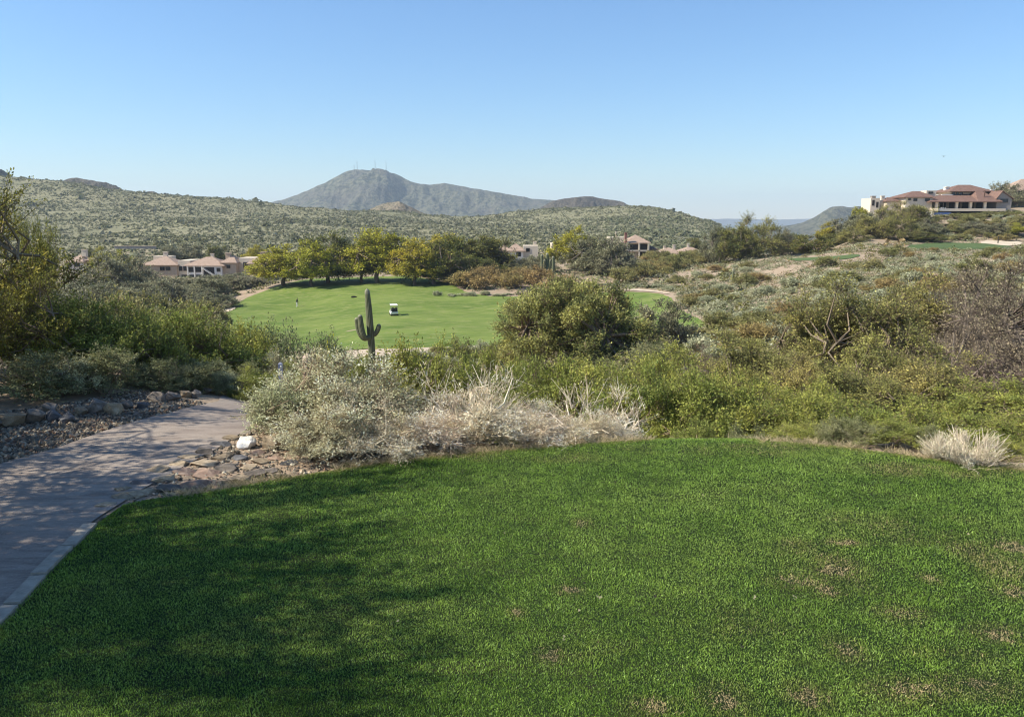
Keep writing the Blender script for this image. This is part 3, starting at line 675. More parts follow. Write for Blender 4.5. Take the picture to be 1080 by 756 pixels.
place("dry_bush", 508, 8.7, 414, 130, "dry_bush", "tangled straw bush around the tallest bare stems", "bush", "dry shrubs along the tee")
place("dry_bush", 560, 8.8, 430, 115, "dry_bush", "low whitish tangle right of the tallest dead bush", "bush", "dry shrubs along the tee")
place("dry_bush", 606, 8.9, 432, 100, "dry_bush", "lowest whitish tangle before the thin white shrub", "bush", "dry shrubs along the tee")
place("dry_twigs", 640, 9.3, 410, 90, "dry_bush", "thin pale leafless shrub at the right end of the dry shrubs", "bush", "dry shrubs along the tee")
place("dry_bush", 648, 9.1, 436, 80, "dry_bush", "low dry tangle at the foot of the thin pale leafless shrub", "bush", "dry shrubs along the tee")
place("straw_tuft", 1040, 7.75, 456, 74, "bunch_grass", "blond straw tuft at the photo's right edge on the tee's rim", "grass tuft", var=1)
place("straw_tuft", 1012, 7.9, 474, 34, "bunch_grass", "low outer stalks left of the blond straw tuft on the tee's rim", "grass tuft", var=0)
place("dry_twigs", 884, 10.5, 440, 34, "bare_sapling", "small bare white twigs rising behind the middle of the tee rim", "bush")
place("dry_twigs", 912, 9.6, 466, 42, "bare_sapling", "knee-high white twigs at the tee rim right of the bare sapling", "bush")
place("dry_twigs", 846, 10.2, 452, 26, "bare_sapling", "lone short pale twigs left of the bare sapling", "bush")

# creosote hedge below the tee
rowof([("creosote_bush", x, y, t, wd) for x, y, t, wd in [(372, 16, 384, 60), (434, 15, 367, 85), (478, 15.5, 367, 95), (520, 17, 374, 80), (548, 13, 385, 95), (592, 12.6, 386, 100), (640, 12.2, 390, 100), (683, 11.6, 392, 105), (724, 11.2, 398, 100), (766, 11, 406, 105), (812, 10.8, 412, 105), (856, 10.7, 420, 100), (902, 10.7, 426, 105), (948, 10.6, 432, 100), (992, 10.5, 436, 100), (1046, 10.4, 442, 110), (1100, 10.2, 440, 120)]],
      "creosote_bush", "yellow-green creosote bush in the hedge below the tee, {} from the left", "bush", "creosote hedge below the tee")
rowof([("creosote_bush", x, y, t, wd) for x, y, t, wd in [(705, 19, 380, 80), (700, 26, 366, 85), (795, 17, 396, 80), (862, 16, 404, 80), (1022, 16, 414, 90), (1080, 16, 405, 110), (565, 19, 384, 70), (628, 20, 386, 70)]],
      "creosote_bush", "olive-yellow bush in the back row of the tee hedge, {} from the left", "bush", "back row of the tee hedge")

rowof([("creosote_bush", 860, 8.85, 450, 56), ("greygreen_bush", 900, 8.6, 457, 50), ("greygreen_bush", 930, 8.5, 462, 44), ("creosote_bush", 962, 8.4, 460, 56), ("greygreen_bush", 996, 8.3, 470, 34), ("creosote_bush", 1085, 8.5, 464, 60), ("greygreen_bush", 800, 9.6, 452, 50), ("creosote_bush", 745, 9.8, 444, 60)],
      "low_bush", "knee-high bush between the tee rim and the yellow-green hedge, {} from the left", "bush", "low bushes along the tee rim")

rowof([("creosote_bush", 1200, 11, 420, 150), ("creosote_bush", 1330, 10.5, 430, 150), ("olive_tree_bush", 1240, 18, 360, 180), ("creosote_bush", 1450, 10, 430, 160), ("creosote_bush", 1180, 15, 400, 120), ("greygreen_bush", 1270, 8.8, 455, 100)],
      "creosote_bush", "yellow-green bush beyond the picture's right edge along the tee, {} from the left", "bush", "bushes past the right edge")

# trees and tall bushes of the gully on the right
rowof([("olive_tree_bush", 816, 26, 358, 95), ("olive_tree_bush", 868, 31, 318, 105), ("olive_tree_bush", 912, 30, 298, 125), ("olive_tree_bush", 966, 33, 297, 110), ("olive_tree_bush", 958, 22, 350, 125), ("olive_tree_bush", 860, 22, 378, 100), ("olive_tree_bush", 1000, 20, 378, 120), ("olive_tree_bush", 790, 30, 372, 85), ("olive_tree_bush", 925, 19, 386, 95)],
      "olive_thicket_tree", "olive-green bushy tree in the gully right of the big round tree, {} from the left", "tree", "olive trees in the right gully")
rowof([("brown_mesquite", 1018, 34, 306, 100), ("brown_mesquite", 1068, 31, 278, 140), ("brown_mesquite", 1120, 26, 280, 170), ("brown_mesquite", 1046, 24, 335, 135), ("brown_mesquite", 1090, 21, 362, 130), ("brown_mesquite", 985, 38, 310, 80)],
      "brown_mesquite", "leafless brown mesquite at the photo's right edge, {} from the left", "tree", "brown mesquites on the right")
place("brown_mesquite", 757, 34, 366, 46, "brown_mesquite", "small purplish-brown bush behind the hedge, left of the olive trees", "bush")

# middle ground
place("big_ironwood", 608, 56, 301, 146, "ironwood_tree", "big round dense tree standing at the near edge of the fairway", "tree", rz=0.4)
place("grey_mesquite", 703, 66, 320, 66, "mesquite_tree", "greyish round tree just right of the big dense round tree", "tree")
place("greygreen_bush", 688, 47, 362, 74, "greygreen_bush", "olive bush at the right foot of the big round tree", "bush")
place("greygreen_bush", 640, 50, 378, 60, "greygreen_bush", "dark low bush in front of the big round tree's right half", "bush")
place("scrub_bush", 522, 62, 362, 34, "scrub_bush", "dark low bush left of the big round tree", "bush")
place("sage_mound", 508, 75, 361, 18, "sage_mound", "small grey bush on the dirt strip left of the big round tree", "bush")
place("scrub_bush", 483, 70, 358, 22, "scrub_bush", "small round bush on the dirt strip right of the saguaro", "bush")

# trees round the fairway
T = [("yellow_paloverde", 296, 186, 262, 62, "yellow-green tree at the fairway's left end, first of the yellow trees"),
     ("dark_tree", 344, 190, 250, 62, "olive tree with a yellow crown over the shadow left of the brightest tree"),
     ("yellow_paloverde", 327, 181, 258, 50, "yellow-green tree whose trunk stands on the fairway above the golfer"),
     ("yellow_paloverde", 397, 186, 246, 60, "brightest yellow tree in the middle of the fairway's far edge"),
     ("yellow_paloverde", 380, 190, 258, 40, "smaller yellow tree leaning against the left of the brightest one"),
     ("yellow_paloverde", 437, 178, 256, 50, "yellow-topped tree right of the brightest yellow tree"),
     ("dark_tree", 457, 180, 257, 56, "dark-centred tree with visible pale trunk by the golf cart side of the fairway"),
     ("dark_tree", 480, 196, 251, 66, "dark green tree behind the tree with the pale trunk"),
     ("yellow_paloverde", 466, 203, 250, 50, "yellowish crown showing above the dark fairway trees"),
     ("dark_tree", 513, 200, 252, 60, "last dark green tree right of the fairway row"),
     ("dark_tree", 500, 186, 272, 50, "dark low tree at the right end of the fairway row"),
     ("grey_mesquite", 566, 196, 271, 40, "grey-green tree behind the many-armed saguaro"),
     ("grey_mesquite", 548, 196, 274, 34, "small grey-green tree left of the many-armed saguaro"),
     ("yellow_paloverde", 606, 200, 243, 46, "yellow tree standing alone left of the brown mesquite and tall house"),
     ("grey_mesquite", 632, 192, 251, 62, "brownish-grey tree between the lone yellow tree and the tall house"),
     ("grey_mesquite", 650, 186, 262, 44, "purplish low tree in front of the tall house's left side")]
for k, px, Y, top, wd, lb in T:
    place(k, px, Y, top, wd, {"yellow_paloverde": "palo_verde_tree", "dark_tree": "fairway_tree", "grey_mesquite": "mesquite_tree"}[k], lb, "tree")
rowof([("rusty_bush", 476 + 13 * i, 176 - (i % 3) * 4, 290 - (i % 4) * 3, 26) for i in range(8)] + [("rusty_bush", 590, 160, 290, 36), ("rusty_bush", 545, 186, 282, 26)],
      "rusty_bush", "rusty olive bush on the fairway's far rim, {} from the left", "bush", "rusty bushes beyond the fairway")
rowof([("sage_mound", 460 + 12.5 * i + (i % 3) * 2, 159 - i % 2, 307 + (i * 7 % 4), 8 + i % 3 * 2) for i in range(7)] + [("sage_mound", 625 + 12 * i, 172 - i * 2, 300 + (i % 2) * 3, 14) for i in range(8)],
      "sage_mound", "small grey bush along the fairway's far rim, {} from the left", "bush", "grey bushes along the fairway's far rim")

# desert trees left of the fairway, in front of the houses
rowof([("grey_mesquite", 112, 170, 271, 62), ("grey_mesquite", 75, 160, 297, 60), ("grey_mesquite", 150, 185, 284, 60), ("grey_mesquite", 190, 190, 295, 56), ("grey_mesquite", 174, 165, 296, 60), ("grey_mesquite", 215, 180, 292, 50), ("grey_mesquite", 240, 196, 289, 44), ("grey_mesquite", 262, 200, 292, 36), ("grey_mesquite", 135, 150, 300, 66), ("grey_mesquite", 220, 160, 306, 46), ("grey_mesquite", 98, 140, 300, 70), ("grey_mesquite", 40, 150, 300, 70), ("grey_mesquite", 0, 170, 295, 80)],
      "mesquite_tree", "grey-olive desert tree in front of the left houses, {} from the left", "tree", "desert trees before the left houses")
rowof([("scrub_bush", 120, 110, 312, 60), ("scrub_bush", 165, 115, 314, 50), ("scrub_bush", 195, 118, 318, 40), ("scrub_bush", 222, 125, 322, 30), ("scrub_bush", 150, 100, 322, 60), ("scrub_bush", 200, 105, 330, 40), ("scrub_bush", 90, 95, 320, 60)],
      "scrub_bush", "scrubby bush between the desert trees and the near bank, {} from the left", "bush", "scrub left of the fairway")
for k, px, Y, top, wd, lb in [("yellow_paloverde", 104, 262, 262, 20, "round yellow-green tree among the left houses' roofs"), ("yellow_paloverde", 126, 245, 266, 26, "bright yellow-green tree left of the long two-storey house"),
                              ("dark_tree", 90, 275, 263, 12, "dark tree between the two leftmost roofs"), ("dark_tree", 226, 300, 260, 22, "dark tree above the long two-storey house's roof"), ("yellow_paloverde", 268, 300, 260, 22, "yellow-green tree behind the rightmost of the left roofs"),
                              ("grey_mesquite", 195, 310, 258, 30, "pale grey tree on the slope above the long house"), ("grey_mesquite", 176, 305, 260, 18, "grey tree above the long house's left roof"), ("yellow_paloverde", 277, 215, 275, 22, "yellow-green bush tree at the right end of the left houses"),
                              ("dark_tree", 735, 268, 252, 20, "small dark tree above the low roofs right of the tall house")]:
    place(k, px, Y, top, wd, {"yellow_paloverde": "palo_verde_tree", "dark_tree": "dark_tree", "grey_mesquite": "mesquite_tree"}[k], lb, "tree")

# dark trees on the saddle and trees below the villa
rowof([("grey_mesquite", 760, 205, 241, 32), ("olive_tree_bush", 797, 200, 229, 58), ("dark_tree", 778, 195, 242, 34), ("grey_mesquite", 826, 205, 243, 26)], "saddle_tree", "dark olive tree on the skyline saddle right of the low roofs, {} from the left", "tree", "dark trees on the saddle")
rowof([("dark_tree", 858, 190, 249, 44), ("dark_tree", 838, 210, 248, 30), ("dark_tree", 880, 215, 247, 26)], "green_side_tree", "dark round tree behind the small flat green, {} from the left", "tree", "dark trees behind the small green")
rowof([("grey_mesquite", 886, 225, 232, 28), ("yellow_paloverde", 875, 225, 236, 20), ("grey_mesquite", 912, 222, 226, 36), ("olive_tree_bush", 940, 222, 216, 42), ("olive_tree_bush", 965, 225, 214, 40), ("olive_tree_bush", 925, 210, 228, 36), ("olive_tree_bush", 950, 208, 228, 40), ("olive_tree_bush", 900, 205, 240, 30), ("grey_mesquite", 980, 215, 232, 30), ("dark_tree", 975, 205, 246, 36), ("yellow_paloverde", 908, 240, 220, 18)],
      "hillside_tree", "olive tree on the hillside left of and below the villa, {} from the left", "tree", "trees on the villa's hillside")
rowof([("scrub_bush", 1010, 240, 225.5, 30), ("scrub_bush", 1030, 242, 225, 28), ("scrub_bush", 1048, 242, 223, 26), ("scrub_bush", 1066, 240, 222, 26)], "hedge_bush", "clipped dark hedge bush below the villa's terrace, {} from the left", "bush", "hedge below the villa terrace")
rowof([("grey_mesquite", 1030, 218, 234, 30), ("grey_mesquite", 1050, 214, 236, 34), ("yellow_paloverde", 1075, 212, 236, 30), ("grey_mesquite", 1010, 226, 236, 22), ("scrub_bush", 995, 218, 240, 20), ("scrub_bush", 1015, 208, 247, 22), ("rusty_bush", 1062, 205, 247, 18), ("scrub_bush", 990, 228, 236, 18), ("rusty_bush", 1045, 226, 234, 18), ("scrub_bush", 1076, 226, 228, 24), ("scrub_bush", 985, 207, 250, 24), ("sage_mound", 1025, 222, 240, 14), ("sage_mound", 1000, 212, 246, 16), ("sage_mound", 1060, 232, 231, 14)],
      "hillside_bush", "bush on the slope between the villa and the flag green, {} from the left", "bush", "bushes between villa and flag green")
rowof([("grey_mesquite", 1055, 285, 194, 22), ("grey_mesquite", 1070, 280, 196, 28)], "bare_tree", "bare grey tree behind the right end of the villa, {} from the left", "tree", "bare trees behind the villa")

# scattered scrub of the right-hand slope: look-alikes share one label per sort
def on_sheet(x, y, m=0.6):
    for B in [FAIRB] + GREENS + sands:
        lo, hi = B.min(0) - m, B.max(0) + m
        if lo[0] < x < hi[0] and lo[1] < y < hi[1] and (inside(B, np.array([x]), np.array([y]))[0] or edge_dist(B, np.array([x]), np.array([y]))[0] < m): return True
    return False
def scatter(n, poly, seed, mix, mind, grp, zone):
    g = rng(seed); poly = np.array(poly, float); pts = []; made = []; tries = 0
    while len(pts) < n and tries < n * 60:
        tries += 1
        x, y = g.uniform(poly[:, 0].min(), poly[:, 0].max()), g.uniform(poly[:, 1].min(), poly[:, 1].max())
        if not inside(poly, np.array([x]), np.array([y]))[0]: continue
        P = hit(x, y)
        if P is None or P[1] > 330 or on_sheet(P[0], P[1], 1.2): continue
        if any((x - a) ** 2 + ((y - b) * 1.8) ** 2 < (mind * 90 / P[1]) ** 2 for a, b in pts): continue
        pts.append((x, y))
        k, wm, hm, nm, lb = mix[int(g.choice(len(mix), p=[q[-1] for q in mix]))][:5]
        p = KINDS[k][int(g.integers(len(KINDS[k])))]; s = g.uniform(0.65, 1.35)
        o = plant_obj(p, nm, tuple(P), wm * s / p["W"], hm * s * g.uniform(.85, 1.15) / p["H"], g.uniform(0, 6.28), None, "bush", lb + " " + grp)
        made.append((lb, y, x, o))
    ys = sorted(m[1] for m in made); c1, c2 = ys[len(ys) // 3], ys[2 * len(ys) // 3]; cnt = {}
    for lb, y, x, o in sorted(made, key=lambda m: m[2]):
        band = "highest up" if y < c1 else "halfway down" if y < c2 else "lowest down"; cnt[lb, band] = cnt.get((lb, band), 0) + 1
        o["label"] = "%s %s %s, %s from the left" % (lb, band, zone, ordn(cnt[lb, band]))
slope = [(640, 312), (700, 282), (745, 274), (800, 276), (905, 276), (950, 265), (1080, 268), (1090, 300), (1000, 330), (850, 345), (790, 380), (740, 395), (720, 360), (690, 330)]
scatter(110, slope, 21, [("scrub_bush", 2.9, 1.4, "scrub_bush", "olive bush", .42), ("rusty_bush", 2.5, 1.2, "rusty_bush", "rusty brown bush", .2), ("sage_mound", 2.2, 1.0, "sage_bush", "sage-grey mound", .38)], 11, "scrub on the right slope", "on the right slope")
scatter(46, [(640, 285), (690, 272), (745, 268), (760, 274), (700, 290), (650, 303)], 22, [("scrub_bush", 4.0, 2.3, "scrub_bush", "green bush", .75), ("rusty_bush", 3.6, 2.0, "rusty_bush", "brown bush", .25)], 9, "below the tall house", "between fairway and tall house")
scatter(36, [(425, 372), (545, 366), (545, 385), (430, 385)], 23, [("sage_mound", 1.6, .8, "sage_bush", "low grey-green mound", .7), ("scrub_bush", 1.8, .9, "scrub_bush", "low olive bush", .3)], 7, "near the dirt strip", "between tall saguaro and big round tree")
scatter(40, [(985, 232), (1080, 230), (1080, 252), (1000, 252), (975, 246)], 24, [("scrub_bush", 2.6, 1.5, "scrub_bush", "olive bush", .6), ("sage_mound", 2.2, 1.0, "sage_bush", "sage-grey mound", .4)], 5, "under the villa", "between villa and hillside green")
# ------------------------------------------------------------------ turf of the tee: real blades, dead patches left thin and straw-coloured
def tee_blades():
    g = rng(31)
    n = 5600000
    Y = 1.2 + g.uniform(size=n) * 8.4
    u = g.uniform(-0.90, 1.9, n); k = (u < 0.86) | (g.uniform(size=n) < 0.45); u, Y = u[k], Y[k]; x = u * Y
    k = inside(TEEB, x, Y); x, Y = x[k], Y[k]
    # keep by wanted density; the sampling density is ~ n/(8.2*1.64*Y)
    dens = n * 1.0 / (8.4 * 2.8 * Y); want = 38000 * np.minimum(1, (3.2 / np.hypot(x, Y)) ** 1.25)
    k = g.uniform(size=len(x)) < want / dens * 1.0; x, Y = x[k], Y[k]
    ed = edge_dist(TEEB[::3], x, Y)
    # dead spots at their places on the tee, as (column, row, half width, half depth) of the photograph turned into metres
    spots = [(891, 690, 11, 8), (766, 745, 14, 9), (851, 742, 12, 8), (1054, 675, 16, 7), (949, 652, 14, 5), (881, 606, 14, 5), (873, 628, 8, 4), (1072, 630, 14, 5), (960, 733, 24, 8), (1000, 722, 20, 6), (1030, 728, 20, 7), (614, 556, 7, 3), (600, 628, 8, 3), (580, 697, 9, 5), (1070, 582, 20, 7), (690, 752, 16, 6), (845, 618, 18, 5), (890, 577, 14, 3), (980, 615, 9, 4), (545, 652, 6, 3)]
    dead = np.zeros(len(x)); soft = np.zeros(len(x))
    for px, py, a, b in spots:
        P = hit(px, py); Q = hit(px + a, py); T = hit(px, py - b)
        rx, ry = abs(Q[0] - P[0]), abs(T[1] - P[1])
        sc = 0.55 + 0.5 * abs(math.sin(px * 12.9 + py)); q = ((x - P[0]) / rx / sc) ** 2 + ((Y - P[1]) / ry / sc) ** 2 + 2.2 * fbm(x * 26 + px, Y * 26, 5, 4)
        dead = np.maximum(dead, np.clip(1.5 - q, 0, 1) * (0.45 + 0.5 * abs(math.sin(px * 7.7)))); soft = np.maximum(soft, np.clip(1.4 - q / 6, 0, 1) * 0.4)
    for px, py, a, b, s in [(1000, 715, 120, 30, .85), (1055, 600, 50, 30, .7), (870, 605, 50, 36, .6), (960, 560, 120, 20, .4), (760, 660, 90, 24, .35), (1000, 500, 120, 10, .6), (560, 485, 140, 8, .45), (780, 478, 160, 8, .5), (610, 690, 60, 16, .3)]:
        P = hit(px, py); Q = hit(px + a, py); T = hit(px, py - b)
        q = ((x - P[0]) / abs(Q[0] - P[0])) ** 2 + ((Y - P[1]) / abs(T[1] - P[1])) ** 2
        soft = np.maximum(soft, np.clip(1.2 - q, 0, 1) * s * (0.6 + fbm(x * 3, Y * 3, 8, 3)))
    rim = np.clip(1 - ed / 0.22, 0, 1) * (x > -2.2) * (Y > 5.5)
    rim = rim * (0.75 + 0.5 * fbm(x * 2, Y * 2, 12, 3))
    patch = fbm(x * 0.9, Y * 0.9, 14, 4); fine = fbm(x * 7, Y * 7, 15, 3)
    straw = np.clip(soft + rim * 0.95 + np.clip(patch - 0.1, 0, 1) * 0.25 + 0.015, 0, 1)
    kk = g.uniform(size=len(x)) > dead * 0.05; x, Y, straw, patch, fine, dead, rim = [a[kk] for a in (x, Y, straw, patch, fine, dead, rim)]
    n = len(x); print("blades", n)
    isd = g.uniform(size=n) < np.maximum(np.clip(straw - 0.15, 0, 1) ** 1.3 * 0.42, np.maximum(dead * 1.1, np.clip(rim * 1.3 - 0.55, 0, 1)))
    hgt = g.uniform(0.007, 0.016, n) * (1 - 0.2 * dead) * (1 + 0.3 * fine) * np.clip(0.75 + 0.06 * Y, 1, 1.25)
    lean = g.uniform(0.1, 1.1, n) * hgt; th = g.uniform(0, 2 * math.pi, n)
    lean = np.where(isd, lean * 1.4, lean)
    wd = g.uniform(0.0020, 0.0038, n) * np.clip(0.7 + 0.10 * Y, 1, 1.6)
    ph = g.uniform(0, 2 * math.pi, n)
    z = HX(x, Y) + 0.034 - (0.035 - 0.008) * np.clip(1 - edge_dist(TEEB[::3], x, Y) / 0.10, 0, 1) ** 2 - 0.002
    B = np.c_[x, Y, z]; w3 = np.c_[np.cos(ph) * wd, np.sin(ph) * wd, ph * 0]
    T = B + np.c_[np.cos(th) * lean, np.sin(th) * lean, hgt]
    M = B + (T - B) * 0.55 + np.c_[ph * 0, ph * 0, hgt * 0.12]
    V = np.stack([B - w3 / 2, B + w3 / 2, M + w3 * 0.38, M - w3 * 0.38, T], 1).reshape(-1, 3)
    base = np.arange(n)[:, None] * 5
    F4 = base + np.array([[0, 1, 2, 3]]); F3 = base + np.array([[3, 2, 4]])
    c1, c2 = np.array([0.105, 0.21, 0.018]), np.array([0.27, 0.43, 0.07])
    t = np.clip(0.50 + 0.8 * patch + 0.35 * fine + g.uniform(-.35, .35, n), 0, 1)[:, None]
    c = c1 + (c2 - c1) * t
    yel = np.clip(straw * 1.1 + 0.2 * patch, 0, 0.8)[:, None]; c = c * (1 - yel) + np.array([0.23, 0.24, 0.06]) * yel
    c = c * g.uniform(0.5, 1.5, (n, 1)); hi = g.uniform(size=n) < 0.14; c[hi] = c[hi] * 1.4 + 0.09  # random blades whitened, highlights painted into their colour
    c[isd] = np.array([0.60, 0.49, 0.25]) * g.uniform(0.6, 1.25, (isd.sum(), 1))
    o = obj("tee_grass", np_mesh("tee_grass", V, [F4, F3], M_BLADE, np.repeat(c, 5, 0))); tag(o, "mown green turf of the tee with small dead patches", "grass", kind="stuff")
tee_blades()

# straw-dry rim of longer grass along the front of the tee, and a few dead stalks on the soil
def dry_rim():
    g = rng(32); B = TEEB
    seg = np.diff(np.vstack([B, B[:1]]), axis=0); n = 42000
    i = g.integers(0, len(B), n); f = g.uniform(size=n)[:, None]
    p = B[i] + seg[i] * f; nr = np.c_[seg[i][:, 1], -seg[i][:, 0]]; nr = nr / (np.linalg.norm(nr, axis=1)[:, None] + 1e-9)
    cen = np.array([3.0, 2.0]); sgn = np.sign(((p - cen) * nr).sum(1))[:, None]
    p = p + nr * sgn * g.uniform(-0.07, 0.09, n)[:, None] ** 1.0
    k = (p[:, 1] > 5.6) & (p[:, 0] > -3) & (vnoise(p[:, 0] * 1.6, p[:, 1] * 1.6, 3) > 0.15); p = p[k]; n = len(p)
    h = g.uniform(0.025, 0.075, n); th = g.uniform(0, 6.28, n); ln = h * g.uniform(0.5, 1.8, n)
    P0 = np.c_[p, HX(p[:, 0], p[:, 1]) + 0.005]; P1 = P0 + np.c_[np.cos(th) * ln, np.sin(th) * ln, h]
    V, F = ribbons(P0, P1, 0.006, g)
    c = np.array([0.62, 0.51, 0.33]) * g.uniform(0.6, 1.3, (n, 1)); gr = g.uniform(size=n) < 0.2; c[gr] = (0.14, 0.17, 0.04)
    o = obj("dry_grass", np_mesh("dry_grass", V, F, M_BLADE, np.tile(np.repeat(c, 4, 0), (2, 1)))); tag(o, "straw-coloured dry grass rim along the front of the tee", "grass", kind="stuff")
dry_rim()

# ------------------------------------------------------------------ stones
def rock_proto(seed, n=16, flat=1.0, mat=None, bev=0.06):
    import bmesh
    g = rng(seed); bm = bmesh.new()
    P = unit(g.normal(size=(n, 3))) * g.uniform(0.75, 1.0, (n, 1)); P[:, 2] *= flat
    for p in P: bm.verts.new(p * 0.5)
    r = bmesh.ops.convex_hull(bm, input=bm.verts)
    bmesh.ops.delete(bm, geom=list({v for v in r["geom_interior"] if isinstance(v, bmesh.types.BMVert)}), context='VERTS')
    bmesh.ops.bevel(bm, geom=list(bm.edges), offset=bev, segments=2, affect='EDGES', profile=0.6, clamp_overlap=True)
    bmesh.ops.triangulate(bm, faces=bm.faces)
    bmesh.ops.subdivide_edges(bm, edges=[e for e in bm.edges if e.calc_length() > 0.15], cuts=2)
    for v in bm.verts:
        q = np.array(v.co); k = 0.045 * float(fbm(np.array([q[0] * 5 + q[2] * 3]), np.array([q[1] * 5 - q[2] * 4]), seed, 4)[0])
        v.co = v.co * (1 + k * 1.6)
    bmesh.ops.recalc_face_normals(bm, faces=bm.faces)
    me = bpy.data.meshes.new("rock"); bm.to_mesh(me); bm.free()
    if mat: me.materials.append(mat)
    return me
def rock_mat(name, a, b, c):
    m, n, out = new_mat(name); vec = N(n, "ShaderNodeTexCoord").outputs["Object"]
    f = noise(n, 2.5, 6, 0.65, vec, 0.5); q = noise(n, 22, 4, 0.7, vec); oi = N(n, "ShaderNodeObjectInfo").outputs["Random"]
    col = ramp(n, f, [(0.3, a), (0.52, b), (0.72, c)])
    col = mixc(n, ramp(n, q, [(0.3, (0.6, 0.6, 0.6)), (0.5, (0, 0, 0))]), col, [v * 0.45 for v in a])
    hs = N(n, "ShaderNodeHueSaturation"); n.links.new(col, hs.inputs["Color"]); n.links.new(ramp(n, oi, [(0, (.7, .7, .7)), (1, (1.2, 1.2, 1.2))]), hs.inputs["Value"])
    finish(n, out, hs.outputs[0], 0.9, mathn(n, 'ADD', f, q), 0.5, 0.03, 0.2); return m
MR_GREY = rock_mat("grey_granite", (0.12, 0.10, 0.08), (0.22, 0.185, 0.15), (0.34, 0.29, 0.24))
MR_TAN = rock_mat("tan_stone", (0.24, 0.17, 0.10), (0.42, 0.33, 0.22), (0.55, 0.47, 0.34))
MR_WHITE = rock_mat("white_quartz", (0.50, 0.45, 0.38), (0.74, 0.71, 0.65), (0.85, 0.83, 0.79))
MR_RED = rock_mat("reddish_stone", (0.22, 0.14, 0.10), (0.36, 0.25, 0.18), (0.47, 0.36, 0.27))
MR_BLUE = rock_mat("bluish_stone", (0.09, 0.09, 0.095), (0.16, 0.155, 0.155), (0.27, 0.26, 0.25))
ROCKM = [MR_GREY, MR_TAN, MR_RED, MR_GREY, MR_BLUE, MR_WHITE]
RP = {}
for mi, mt in enumerate((MR_GREY, MR_TAN, MR_WHITE, MR_RED, MR_BLUE)):
    RP[mt.name] = [rock_proto(200 + mi * 7 + k, 13 + 2 * k, 1.0, mt) for k in range(3)]
def rock(mt, k, P, s, rz, name, label, cat, group=None, sink=0.25, tilt=(0, 0)):
    o = obj(name, RP[mt.name][k % 3]); o.scale = s; o.rotation_euler = (tilt[0], tilt[1], rz)
    o.location = (P[0], P[1], P[2] + s[2] * (0.5 - sink)); return tag(o, label, cat, group)
g = rng(55)
# boulders along the far side of the path
bx = [(-12, 446, 40, 26), (14, 441, 36, 24), (38, 438, 30, 22), (58, 436, 22, 16), (72, 437, 22, 16), (52, 427, 22, 16), (86, 430, 20, 14), (104, 427, 32, 22), (120, 430, 26, 20), (134, 425, 20, 14), (150, 426, 18, 14), (166, 420, 26, 18), (182, 420, 20, 14), (196, 417, 16, 12), (206, 418, 15, 12), (218, 415, 16, 10), (232, 414, 16, 10), (246, 413, 14, 9), (260, 412, 14, 9), (174, 428, 12, 8), (145, 434, 12, 8)]
bx.sort()
for i, (px, py, wpx, hpx) in enumerate(bx):
    py += 8 * max(0, min(1, (230 - px) / 120))
    P = hit(px, py); mp = m_per_px(P[1])
    mt = [MR_GREY, MR_TAN, MR_GREY, MR_GREY, MR_BLUE, MR_GREY, MR_TAN][i % 7]
    if px == 72: mt = MR_BLUE
    rock(mt, i, P, (wpx * mp * 1.0, wpx * mp * g.uniform(.8, 1.1), hpx * mp * 1.05), g.uniform(0, 3), "boulder", "rough boulder lining the far side of the cart path, %s from the left" % ordn(i + 1), "boulder", "boulders lining the far side of the path", 0.2, (g.uniform(-.3, .3), g.uniform(-.3, .3)))
# stones of the near bank
P = hit(260, 472); mp = m_per_px(P[1])
rock(MR_WHITE, 1, P, (26 * mp, 20 * mp, 20 * mp), 0.5, "white_stone", "bright white stone on the bank between path and tee", "stone", sink=0.18)
P = hit(293, 473); mp = m_per_px(P[1])
rock(MR_TAN, 2, P, (38 * mp, 26 * mp, 27 * mp), 0.2, "tan_boulder", "angular tan boulder at the foot of the largest brittlebush", "boulder", sink=0.2)
flat = [(150, 521, 34, 7), (178, 517, 34, 8), (205, 513, 42, 9, 'r'), (228, 515, 30, 7, 'r'), (252, 507, 30, 9), (268, 502, 26, 10), (218, 501, 34, 8, 'r'), (195, 499, 30, 8, 'r'), (172, 507, 26, 9), (150, 511, 24, 7), (240, 495, 30, 7), (215, 490, 30, 6), (187, 490, 26, 6), (236, 483, 26, 7), (216, 478, 22, 8), (252, 484, 20, 6), (275, 488, 22, 6), (232, 470, 22, 6), (244, 463, 20, 6), (260, 458, 16, 5), (198, 483, 26, 5, 't'), (165, 497, 30, 5, 't'), (130, 525, 28, 6, 't'), (285, 498, 16, 7), (272, 478, 18, 6, 'r'), (290, 484, 18, 5, 'r'), (305, 490, 18, 6), (322, 487, 16, 7), (340, 486, 14, 6), (352, 492, 15, 6, 't'), (318, 478, 15, 8, 'r'), (262, 494, 20, 5), (300, 503, 16, 5), (130, 517, 18, 6), (112, 533, 22, 5, 't'), (372, 488, 12, 6), (388, 486, 12, 6), (365, 483, 12, 6, 't'), (180, 524, 22, 5), (205, 521, 22, 5), (248, 514, 20, 4, 't')]
flat.sort()
for i, f in enumerate(flat):
    px, py, wpx, hpx = f[:4]; c = f[4] if len(f) > 4 else 'g'
    P = hit(px, py); mp = m_per_px(P[1])
    mt = {'r': MR_RED, 't': MR_TAN, 'g': [MR_GREY, MR_TAN, MR_GREY, MR_BLUE, MR_TAN][i % 5]}[c]
    rock(mt, i + 1, P, (wpx * mp * 1.25, wpx * mp * g.uniform(.7, 1.0), hpx * mp * 1.5), g.uniform(-.5, .5), "flat_stone", "flat stone set in the bank between cart path and tee, %s from the left" % ordn(i + 1), "stone", "flat stones of the path bank", 0.38, (g.uniform(-.15, .2), g.uniform(-.12, .12)))

